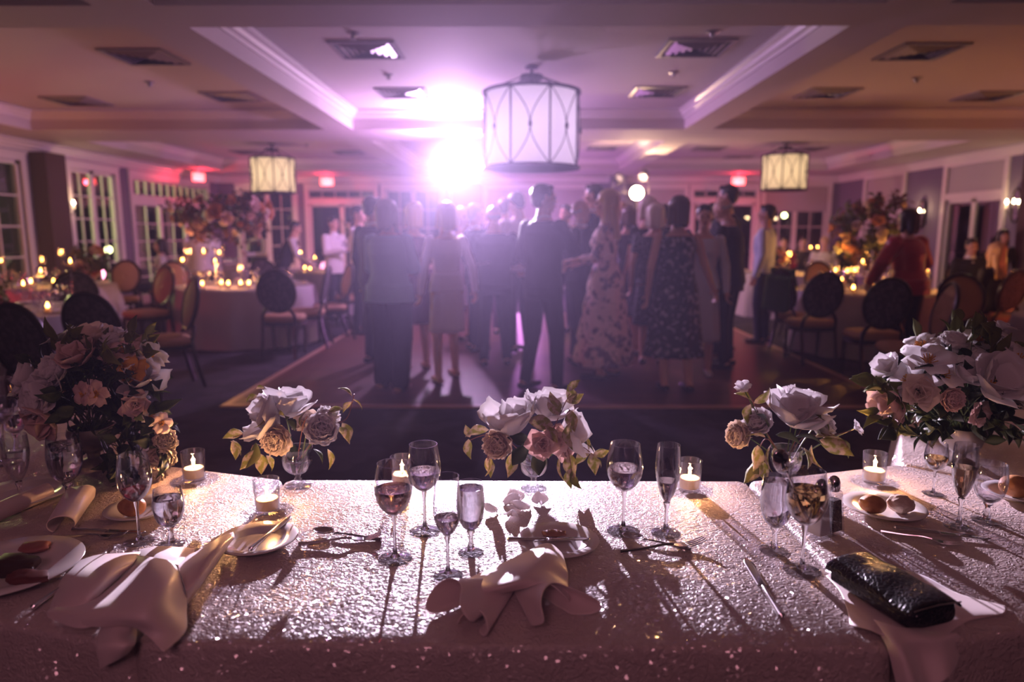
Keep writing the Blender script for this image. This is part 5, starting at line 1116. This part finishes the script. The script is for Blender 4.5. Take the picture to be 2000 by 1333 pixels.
P_('seated man in a dark suit and pale shirt facing the camera beside candles', 1882, 472, 10.35, 170, h=1.72, seat=True, cloth='suit', top_m=black, hair='short', hairm=H['dark'], vox=.010, hpitch=-8, tie_m=whitec, arms=(((-.23, .04, 1.13), (-.10, .30, 1.02)), ((.23, .04, 1.13), (.10, .30, 1.02))))
P_('seated woman with long blond hair in black facing the dark suited man', 1926, 480, 8.4, 20, h=1.66, seat=True, fem=True, cloth='blouse', top_m=black, trouser_m=black, hair='long', hairm=H['blond'], vox=.010, arms=(((-.2, .05, 1.13), (-.10, .28, 1.02)), ((.2, .05, 1.13), (.10, .28, 1.02))))
P_('dark haired woman in black standing behind the seated blond woman', 1943, 455, 11.3, 175, h=1.52, fem=True, cloth='dress', top_m=black, hair='long', hairm=H['dark'], vox=.012, sleeve=1)
P_('waiter in a dark waistcoat bending over the round table candles', 553, 437, 12.0, -70, h=1.72, cloth='vest', top_m=whitec, vest_m=black, trouser_m=darkt, hair='short', hairm=H['dark'], lean=22, vox=.011, arms=(((-.2, .16, 1.15), (-.1, .36, 1.02)), ((.2, .16, 1.15), (.12, .38, 1.0))))
P_('waiter in white sleeves and black waistcoat standing by the flower centerpiece', 508, 446, 12.8, 150, h=1.66, cloth='vest', top_m=whitec, vest_m=black, trouser_m=darkt, hair='bald', hairm=H['grey'], vox=.011, arms=(FWD(-1, 1.15), FWD(1, 1.2)))
P_('man in a pale jacket with a raised hand talking near the far door', 655, 424, 11.8, -120, cloth='suit', top_m=whitec, trouser_m=darkt, hair='short', hairm=H['dark'], vox=.011, arms=(((-.23, .05, 1.2), (-.12, .28, 1.4)), ((.23, .04, 1.15), (.08, .3, 1.2))))
P_('man in a white shirt and navy trousers seen from behind under the big centerpiece', 398, 432, 11.3, 15, wide=1.25, cloth='shirt', top_m=whitec, trouser_m=navy, hair='short', hairm=H['dark'], vox=.011)
P_('seated guest with dark hair and pale top beside the window side candles', 316, 484, 12.4, 120, h=1.68, seat=True, fem=True, cloth='blouse', top_m=whitec, trouser_m=darkt, hair='bob', hairm=H['dark'], vox=.012)
for px, d, lab, m_, hh in ((1524, 14.0, 'seated guest in dark red at the far corner table', redj, 'dark'), (1562, 14.7, 'seated guest in black at the far corner table', black, 'dark'), (1603, 14.0, 'seated pale topped guest at the far corner table', whitec, 'blond'), (1640, 14.6, 'seated dark haired guest behind the tall centerpiece', black, 'dark')):
    P_(lab, px, 470, d, 170, h=1.72, seat=True, cloth='blouse', top_m=m_, trouser_m=darkt, hair='short', hairm=H[hh], vox=.014)
# raised drink of the tall man
gw = stemware('wine_glass', 'wine', 'wine glass held up by the tall man in the black suit', .4, palew, 'glasses held by guests', 20)
hp_ = V((PX(1060, 6.35), 6.35, 0)); Rm = Matrix.Rotation(R(-48), 4, 'Z'); q_ = Rm @ V((.02, .44, 0)); gw.location = (hp_.x + q_.x, hp_.y + q_.y, 1.40)
# white phone behind the blue suit
ph = MB().box((-.036, -.004, -.07), (.036, .004, .07)).build('phone', mat('phone_white', (.7, .7, .75), .3), smooth=False, mods=[BEV(.006, 3)]); tag(ph, 'small pale phone held low at the back of the blue suited balding man', 'phone')
ph.location = (PX(945, 7.3), 7.36, 1.16); ph.rotation_euler = (R(80), 0, R(70))

# ================================================================ BANQUET FURNITURE
tan = mat('tan_upholstery', (.36, .20, .12), .75, bump=(180, .3)); dfab = mat('dark_patterned_fabric', (.05, .04, .055), .8, var=(28, (.10, .08, .11), .48, .56)); cfr = mat('chair_frame', (.022, .012, .012), .3)
def make_chair():
    r = empty('banquet_chair', cat='chair'); by, bz = -.235, .80
    def oval(a, b, n=32): return [V((a * cos(2 * pi * q / n), by - .06 * (b * sin(2 * pi * q / n)) / .26 - .02, bz + b * sin(2 * pi * q / n))) for q in range(n)]
    MB().tube(oval(.215, .245), .021, 8, closed=True).build('back_frame', cfr, r)
    def pad(y0, bul, m, nm):
        mb = MB(); rr = []
        for j in range(7):
            t = j / 6; rr.append([V((p.x, p.y + y0 + bul * (1 - t * t) if True else 0, p.z)) for p in oval(.205 * max(t, .02), .235 * max(t, .02))])
        mb.loft(rr, caps=False); return mb.build(nm, m, r, sharp=180, mods=[SOLID(.004)])
    pad(.004, .030, tan, 'back_cushion'); pad(-.006, -.008, dfab, 'back_panel')
    mb = MB(); n = 28; ring = lambda k, z: [V((.25 * k * (abs(cos(a)) ** .6) * (1 if cos(a) > 0 else -1), .01 + .235 * k * (abs(sin(a)) ** .6) * (1 if sin(a) > 0 else -1), z)) for a in [2 * pi * q / n for q in range(n)]]
    mb.loft([ring(.95, .43), ring(1, .45), ring(1, .475), ring(.93, .50), ring(.7, .51), ring(.2, .515)]); mb.build('seat', tan, r, sharp=60)
    MB().loft([ring(.98, .385), ring(.99, .428)]).build('seat_rail', cfr, r)
    for sx in (-1, 1):
        MB().tube(crom([(sx * .19, .19, .40), (sx * .19, .195, .2), (sx * .185, .2, 0)], 4), [.024, .022, .021, .02, .019, .018, .016, .015, .013], 8).build('leg', cfr, r)
        MB().tube(crom([(sx * .13, by - .005, bz - .2), (sx * .18, -.215, .52), (sx * .19, -.2, .42), (sx * .19, -.24, .2), (sx * .19, -.29, 0)], 4), .019, 8).build('leg', cfr, r)
    return r
ch = make_chair()
CH = [(112, 4.5, -12, 'dark oval backed chair cut by the bouquet in front of the window side table'), (228, 5.3, -5, 'dark oval backed chair beside the first one behind the dim bouquet'),
 (318, 6.5, 130, 'chair turned to show its tan oval cushion behind the dim bouquet'), (283, 8.75, 150, 'tan cushioned chair behind the turned chair near the candles'), (150, 8.0, 30, 'dark chair by the table with the tall candles under the side window'), (233, 10.65, 190, 'dark chair between the two window side tables'),
 (553, 8.3, 3, 'dark oval backed chair squarely in front of the white round table'), (643, 9.5, 120, 'chair with tan cushion angled beside the white shirted man'), (598, 8.9, 95, 'chair seen edge on between the dark chair and the tan one'), (688, 10.9, 40, 'chair beside the white shirted man legs'), (522, 11.6, 8, 'small dark chair under the waiters table'),
 (1582, 7.9, 2, 'dark oval backed chair squarely before the candlelit side table'), (1702, 6.95, -3, 'dark oval backed chair behind which the crimson jacket woman stands'), (1772, 6.1, 78, 'chair seen edge on with orange tan cushion below the crimson jacket'), (1884, 7.0, 165, 'chair with tan cushion facing the camera below the seated man'),
 (2010, 4.7, 20, 'dark oval backed chair cut by the frame edge above the white bouquet'), (1545, 9.6, 217, 'tan chair behind the green draped chair'), (1562, 8.45, -75, 'chair draped with a dark green jacket'), (1612, 10.2, 185, 'dark chair across the candlelit side table'), (150, 11.5, 160, 'far chair under the side window sill candles'), (335, 10.2, 200, 'dark chair at the far side of the window table')]
for px, d, rz, lab in CH:
    place(ch, USED, (PX(px, d), d, 0), R(rz), lab, 'oval back banquet chairs')
for px, d, rz, lab in ((1882, 10.35, 170, 'chair under the seated man in the dark suit'), (1926, 8.4, 20, 'chair under the seated woman with long blond hair'), (316, 12.4, 120, 'chair under the seated guest in a pale top'),
                       (1524, 14.0, 170, 'chair under the guest in dark red'), (1562, 14.7, 170, 'chair under the far corner guest in black'), (1603, 14.0, 170, 'chair under the pale topped far corner guest'), (1640, 14.6, 170, 'chair under the guest behind the golden centerpiece')):
    place(ch, USED, (PX(px, d), d, .017 if PX(px, d) < 3.3 and d < 12.6 and PX(px, d) > -2.5 else 0), R(rz), lab, 'oval back banquet chairs')
# jacket over a chair
mb = MB(); cx_, cy__ = PX(1562, 8.45), 8.45
mb.grid(lambda u, v: V(((u - .5) * .44 * (1 + .15 * v), -.31 + .05 * (abs(v - .3) < .12) - .06 * v if v > .3 else -.31 + .0 + .09 * (.3 - v) / .3, 1.07 - (v - .3) * .75 + .01 * sin(14 * u) if v > .3 else 1.07 - (.3 - v) * .8)), 14, 22)
o = mb.build('draped_jacket', forestm, mods=[SOLID(.012)], sharp=180); o.location = (cx_, cy__, 0); o.rotation_euler = (0, 0, R(-75)); tag(o, 'dark green jacket hung over a chair back beside the dance floor', 'jacket')
# round tables
linen = mat('table_linen', (.38, .34, .35), .7, bump=(90, .15))
TAB = [(-3.75, 9.5, .92, 'white clothed round table beside the dance floor'), (-3.35, 13.2, .9, 'white clothed round table by the waiters'), (-4.9, 6.3, .92, 'clothed round table behind the dim bouquet'), (-6.45, 9.4, .85, 'clothed round table under the side window'),
       (4.45, 8.75, .90, 'clothed round table with the golden centerpiece'), (5.15, 5.75, .85, 'white clothed round table at the frame edge'), (4.9, 12.6, .9, 'clothed round table in the far corner'), (6.95, 9.2, .75, 'clothed table of the seated couple'), (-6.2, 13.95, .8, 'clothed round table by the glass doors')]
for i, (x, y, r, lab) in enumerate(TAB):
    n = int(2 * pi * r / .05); poly = [(x + r * cos(2 * pi * q / 40), y + r * sin(2 * pi * q / 40)) for q in range(40)]
    mb = drape(poly, .765, 1.5, i * 1.3, step=.05); o = mb.build('tablecloth', linen, sharp=60); tag(o, lab.replace('clothed round table', 'linen cloth of the round table').replace('clothed table', 'linen cloth of the table'), 'tablecloth', 'round table cloths')
    t = empty('round_table', (x, y, 0), 0, 'round folding table hidden under the ' + lab.replace('clothed round table', 'cloth').replace('clothed table', 'cloth').replace('white ', ''), 'table', 'round banquet tables')
    MB().lathe([(.001, .725), (r * .94, .725), (r * .94, .758), (.001, .758)], 40).build('tabletop', mat('plywood'), t)
    for q in range(4): MB().tube([(r * .6 * cos(q * pi / 2), r * .6 * sin(q * pi / 2), 0), (r * .55 * cos(q * pi / 2), r * .55 * sin(q * pi / 2), .724)], .016).build('leg', iron, t)
# background candles
TZ2 = .767
def small_votive():
    r = votive_proto(False, 14); return r
sv = small_votive(); sv['label'] = 'x'
brightflame = mat('bokeh_flame', (1, .7, .3), .5, emit=(1, .40, .07), es=42)
for c_ in sv.children_recursive:
    if c_.name.startswith('flame'): c_.data = c_.data.copy(); c_.data.materials.clear(); c_.data.materials.append(brightflame); c_.scale = (3.0, 3.0, 1.25)
def make_stand(h, seg=16):
    r = empty('candle_stand', cat='candle holder')
    MB().lathe([(.001, 0), (.055, 0), (.055, .006), (.012, .016), (.007, .03), (.007, h - .02), (.02, h - .004), (.001, h)], seg).build('stem', stemglass if h < .1 else glassmat('clear_glass'), r)
    MB().lathe([(.001, h), (.035, h), (.045, h + .01), (.045, h + .10), (.043, h + .10), (.043, h + .012), (.001, h + .006)], seg).build('cup', glass, r)
    w = MB().lathe([(.001, h + .012), (.040, h + .012), (.041, h + .035), (.001, h + .036)], seg).build('candle', wax, r)
    MB().lathe([(.001, h + .038), (.008, h + .047), (.009, h + .054), (.005, h + .068), (.0005, h + .083)], 10).build('flame', brightflame, w); return r
stands = {}
CAN = [('white table facing the dance floor', [(428, 493, 9.3), (420, 510, 9.0), (470, 522, 9.2), (336, 486, 9.5), (325, 505, 9.2), (341, 512, 9.3), (360, 494, 10.0), (395, 553, 8.8), (383, 548, 8.8), (432, 547, 9.0), (446, 556, 8.85), (470, 553, 8.9), (486, 556, 8.9)]),
       ('window side tables', [(82, 508, 9.3), (80, 534, 6.6), (120, 495, 9.5), (138, 520, 6.4), (45, 552, 6.3), (118, 593, 6.0), (25, 622, 5.7), (60, 545, 6.6), (105, 552, 9.2), (2, 508, 9.0)]),
       ('waiters table', [(540, 491, 13.0), (615, 506, 13.1), (595, 517, 12.9), (641, 488, 13.3), (528, 490, 12.9), (606, 530, 12.6)]),
       ('candlelit side table', [(1670, 522, 8.7), (1668, 548, 8.2), (1690, 484, 9.0), (1693, 494, 9.2), (1685, 512, 8.9), (1632, 527, 8.7), (1625, 552, 8.25), (1645, 540, 8.4), (1655, 527, 8.5)]),
       ('far corner table', [(1508, 483, 12.5), (1541, 491, 12.3), (1583, 487, 12.7), (1597, 482, 12.8), (1520, 521, 12.2), (1532, 520, 12.3), (1514, 530, 12.0)]),
       ('seated couple table', [(1851, 507, 9.1), (1902, 485, 9.4), (1900, 503, 9.2), (1848, 530, 8.9)]), ('frame edge table', [(1975, 597, 5.5), (1960, 601, 5.5)])]
for nm, L_ in CAN:
    for px, py, d in L_:
        p = D(px, py, d); tb = min(TAB, key=lambda t: hypot2((p.x - t[0], p.y - t[1])) - t[2]); dd_ = V((p.x - tb[0], p.y - tb[1], 0)); mx_ = tb[2] - .14
        if dd_.length > mx_: dd_ = dd_.normalized() * mx_; p = V((tb[0] + dd_.x, tb[1] + dd_.y, p.z))
        h = p.z - TZ2 - .058
        if h > .12:
            key = round(h, 1)
            if key not in stands: stands[key] = make_stand(key)
            place(stands[key], USED, (p.x, p.y, TZ2), 0, 'tall glass stand with a glowing candle on the %s' % nm, 'tall candles of the ' + nm)
        else: place(sv, USED, (p.x, p.y, TZ2), 0, 'small glowing votive candle on the %s' % nm, 'votives of the ' + nm, 1.15)
for x, y, z, e, c_ in ((-3.9, 9.0, 1.0, 7, (1, .42, .12)), (-4.7, 6.1, 1.05, 5, (1, .42, .10)), (-6.4, 9.2, 1.2, 6, (1, .42, .10)), (-3.3, 12.8, 1.1, 6, (1, .45, .15)), (4.75, 8.4, 1.02, 8, (1, .42, .08)), (4.9, 12.2, 1.1, 8, (1, .45, .08)), (7.0, 9.0, 1.15, 4, (1, .42, .08)), (4.1, 9.0, 1.25, 5, (1, .40, .08)), (-4.4, 9.6, 1.25, 5, (1, .38, .14))):
    lamp('candle_glow', 'POINT', (x, y, z), c_, e * 2.0, .06)
# background glassware
def cheap(kind):
    prof, H_, sr, br = KINDS[kind]; P = smoothprof(prof, 2); mb = MB()
    mb.lathe([(.001, 0), (br, .001), (br * .3, .006), (sr, .03), (sr, P[0][1] - .002)] + [(max(a, sr), b) for a, b in P[1:]] + [(max(a - .0015, .001), b) for a, b in P[::-1][:-1]] + [(.001, P[0][1] + .004)], 14); return mb.build({'wine': 'wine_glass', 'goblet': 'water_goblet', 'flute': 'champagne_flute'}[kind], glass, sharp=180)
pg = [cheap('wine'), cheap('goblet'), cheap('flute')]; first = [True] * 3
rnd = random.Random(5); npk = MB(); npk.add([(-.09, -.09, 0), (.09, -.09, 0), (.09, .09, 0), (-.09, .09, 0), (0, 0, .11)], [(0, 3, 2, 1), (0, 1, 4), (1, 2, 4), (2, 3, 4), (3, 0, 4)])
nn0 = npk.build('napkin', satin, smooth=False, mods=[('SUBSURF', dict(levels=1, render_levels=1))]); fn0 = True
pp = MB().lathe([(.001, .002), (.09, .002), (.135, .014), (.13, .017), (.09, .007), (.001, .006)], 28).build('dinner_plate', china); fp0 = True
for ti, (x, y, r, lab) in enumerate(TAB):
    short = lab.replace('clothed round table', 'round table').replace('clothed table', 'table')
    for s in range(7):
        a = 2 * pi * s / 7 + ti * .4
        for q, (dr, da, ki) in enumerate(((.30, .10, 0), (.36, -.06, 1), (.27, -.14, 2))):
            if first[ki]: g_ = pg[ki]; first[ki] = False
            else: g_ = pg[ki].copy(); COL.objects.link(g_)
            rr_ = r - dr + rnd.uniform(-.03, .03); g_.location = (x + rr_ * cos(a + da), y + rr_ * sin(a + da), TZ2); g_.rotation_euler = (0, 0, rnd.random() * 6)
            tag(g_, ('wine glass', 'water goblet', 'champagne flute')[ki] + ' among the settings of the ' + short, 'glass', 'glasses on the ' + short)
        if s % 2 == 0:
            o_n = nn0 if fn0 else nn0.copy()
            if not fn0: COL.objects.link(o_n)
            fn0 = False; o_n.location = (x + (r - .14) * cos(a + .3), y + (r - .14) * sin(a + .3), TZ2); o_n.rotation_euler = (0, 0, rnd.random() * 6); tag(o_n, 'folded napkin near the rim of the ' + short, 'napkin', 'napkins on the ' + short)
        o_p = pp if fp0 else pp.copy()
        if not fp0: COL.objects.link(o_p)
        fp0 = False; o_p.location = (x + (r - .17) * cos(a), y + (r - .17) * sin(a), TZ2); tag(o_p, 'dinner plate set at the ' + short, 'plate', 'plates on the ' + short)
# tall centerpieces
def sprig(rnd, n=9, s=1):
    mb = MB()
    for k in range(n):
        l = leaf_mb(rnd.uniform(.07, .12) * s, rnd.uniform(.04, .06) * s, rnd, .5); M_ = Matrix.Translation((rnd.uniform(-.05, .05), rnd.uniform(-.02, .02), k * .022 * s)) @ Matrix.Rotation(rnd.random() * 6.3, 4, 'Z') @ Matrix.Rotation(rnd.uniform(.0, .9), 4, 'X')
        mb.add([M_ @ V(v) for v in l.v], l.f)
    mb.tube([(0, 0, -.05), (0, 0, n * .022 * s)], .004, 5); return mb
autumn = petalmat('copper_leaf', (.16, .07, .04), .3); duskg = petalmat('dusky_green_leaf', (.06, .07, .03), .3)
def centerpiece(label, loc, base, Rx, Rz, cz, nb, ns, leafs, seed, blooms_m, trail=0, shape=1):
    rnd = random.Random(seed); root = empty('tall_centerpiece', loc, 0, label, 'flower arrangement', 'tall floral centerpieces')
    MB().lathe([(.001, 0), (.09, 0), (.09, .01), (.02, .025), (.014, .05), (.014, cz - .12), (.05, cz - .08), (.09, cz - .02), (.001, cz - .02)], 24).build('glass_stand', glassmat('clear_glass'), root)
    sp3 = [sprig(rnd) for _ in range(3)]
    sm_ = []
    for k in range(ns):
        u = rnd.uniform(-1, 1); th = rnd.random() * 2 * pi; w = sqrt(1 - u * u); d = V((w * cos(th), w * sin(th) * .8, u)); q = rnd.uniform(.55, 1)
        P = V((d.x * Rx * q, d.y * Rx * .8 * q, cz + d.z * Rz * q)); m = leafs[k % len(leafs)]
        if trail and k % 4 == 0: P.z -= rnd.uniform(.1, trail)
        o = MB(); s_ = sp3[k % 3]; o.add(s_.v, s_.f); o = o.build('leaf_sprig', m, root, sharp=180, mods=[SOLID(.001)]); o.matrix_local = Matrix.Translation(P - d * .08) @ orient(d, rnd.random() * 6)
    for k in range(nb):
        th = rnd.random() * 2 * pi; u = rnd.uniform(-.9, .9); w = sqrt(1 - u * u); d = V((w * cos(th), w * sin(th), u)); P = V((d.x * Rx * .95, d.y * Rx * .78, cz + d.z * Rz * .95))
        bloom(root, rnd.choice(('peony', 'rose', 'magnolia')), V(root.location) + P, round(rnd.choice((.055, .07, .08)), 3), d, rnd.choice(blooms_m), rnd)
    return root
apric = petalmat('apricot_petal', (.70, .34, .18), .35)
centerpiece('wide tall centerpiece of copper leaves and apricot blooms beside the dance floor', (-4.15, 9.75, TZ2), 0, .72, .30, .98, 40, 80, (autumn, duskg, autumn), 31, (apric, blushp, creamp), .25)
centerpiece('tall golden leafy centerpiece with apricot blooms beside the crimson jacket woman', (4.58, 9.1, TZ2), 0, .50, .42, .78, 26, 80, (duskg, olive, autumn), 32, (apric, creamp), .25)
centerpiece('slim centerpiece of dusky roses near the far door behind the pale jacketed man', (-3.05, 13.6, TZ2), 0, .28, .30, .95, 14, 26, (duskg, autumn), 33, (blushp, whitep), .2)
centerpiece('low yellowish bouquet on the near window side table', (-4.75, 5.95, TZ2), 0, .19, .13, .26, 12, 22, (duskg, olive), 34, (creamp, apric), 0)
centerpiece('bouquet glowing yellow on the far corner table', (4.45, 12.3, TZ2), 0, .24, .16, .28, 12, 20, (duskg, olive), 35, (creamp, apric), 0)
centerpiece('bouquet glowing orange on the table under the side window', (-5.75, 9.2, TZ2), 0, .24, .18, .34, 12, 20, (duskg, olive), 36, (creamp, apric), 0)
# ================================================================ PARTY LIGHTING STANDS
def par_stand(x, y, heads, label, h, lit):
    r = empty('light_stand', (x, y, 0), 0, label, 'stage light', 'party light stands')
    MB().tube([(0, 0, .5), (0, 0, h)], .018, 10).build('pole', iron, r)
    for q in range(3):
        a = q * 2 * pi / 3 + .5; MB().tube([(0, 0, .85), (.45 * cos(a), .45 * sin(a), .015)], .011, 7).build('leg', iron, r); MB().tube([(0, 0, .5), (.24 * cos(a), .24 * sin(a), .41)], .006, 6).build('brace', iron, r)
    if len(heads) > 1: MB().tube([(heads[0][0] - .08, 0, h), (heads[-1][0] + .08, 0, h)], .018, 8).build('cross_bar', iron, r)
    for hx, hz, tilt, rz, lm, rr in heads:
        M_ = Matrix.Translation((hx, 0, h + hz)) @ Matrix.Rotation(rz, 4, 'Z') @ Matrix.Rotation(pi / 2 + tilt, 4, 'X')
        c = MB().lathe([(.001, -.17), (rr * .6, -.16), (rr * .95, -.08), (rr, 0), (rr, .05), (rr - .006, .05), (rr - .006, .012), (.001, .010)], 28, M_).build('can_housing', iron, r)
        MB().lathe([(.001, .0), (rr - .010, .0), (rr - .012, .010), (.001, .030)], 28, M_ @ Matrix.Translation((0, 0, .014))).build('lens', lm, c)
        MB().tube([(hx - rr - .01, 0, h + hz), (hx - rr - .01, 0, h + .02 if hz > 0 else h), (hx, 0, h), (hx + rr + .01, 0, h), (hx + rr + .01, 0, h + hz)], .006, 6).build('yoke', iron, c)
    return r
lensm = mat('spot_lens', (1, 1, 1), .3, emit=(.92, .85, 1.0), es=260); warml = mat('warm_lens', (1, .8, .6), .3, emit=(1, .70, .42), es=55); dimlens = mat('dim_lens', (.5, .5, .6), .15, .6)
par_stand(SPOT.x, SPOT.y + .06, [(0, .14, 0, 0, lensm, .11)], 'bright white party spotlight on a tripod stand among the dancers', SPOT.z - .14, 1)
par_stand(2.22, 13.25, [(-.34, .26, -.5, .4, dimlens, .10), (0, .0, .05, 0, warml, .13), (.12, .30, .6, -.5, dimlens, .09)], 'stand of party lights with one warm lit lamp by the far panelling', 2.22, 1)
HAZE = 0.0032
# ---------------------------------------------------------------- haze: thin purple party smoke in the air
nt = W.node_tree; vs_ = nt.nodes.new('ShaderNodeVolumeScatter'); vs_.inputs['Color'].default_value = (.72, .58, 1, 1)
vs_.inputs['Density'].default_value = HAZE; vs_.inputs['Anisotropy'].default_value = .78; nt.links.new(vs_.outputs[0], nt.nodes['World Output'].inputs['Volume'])
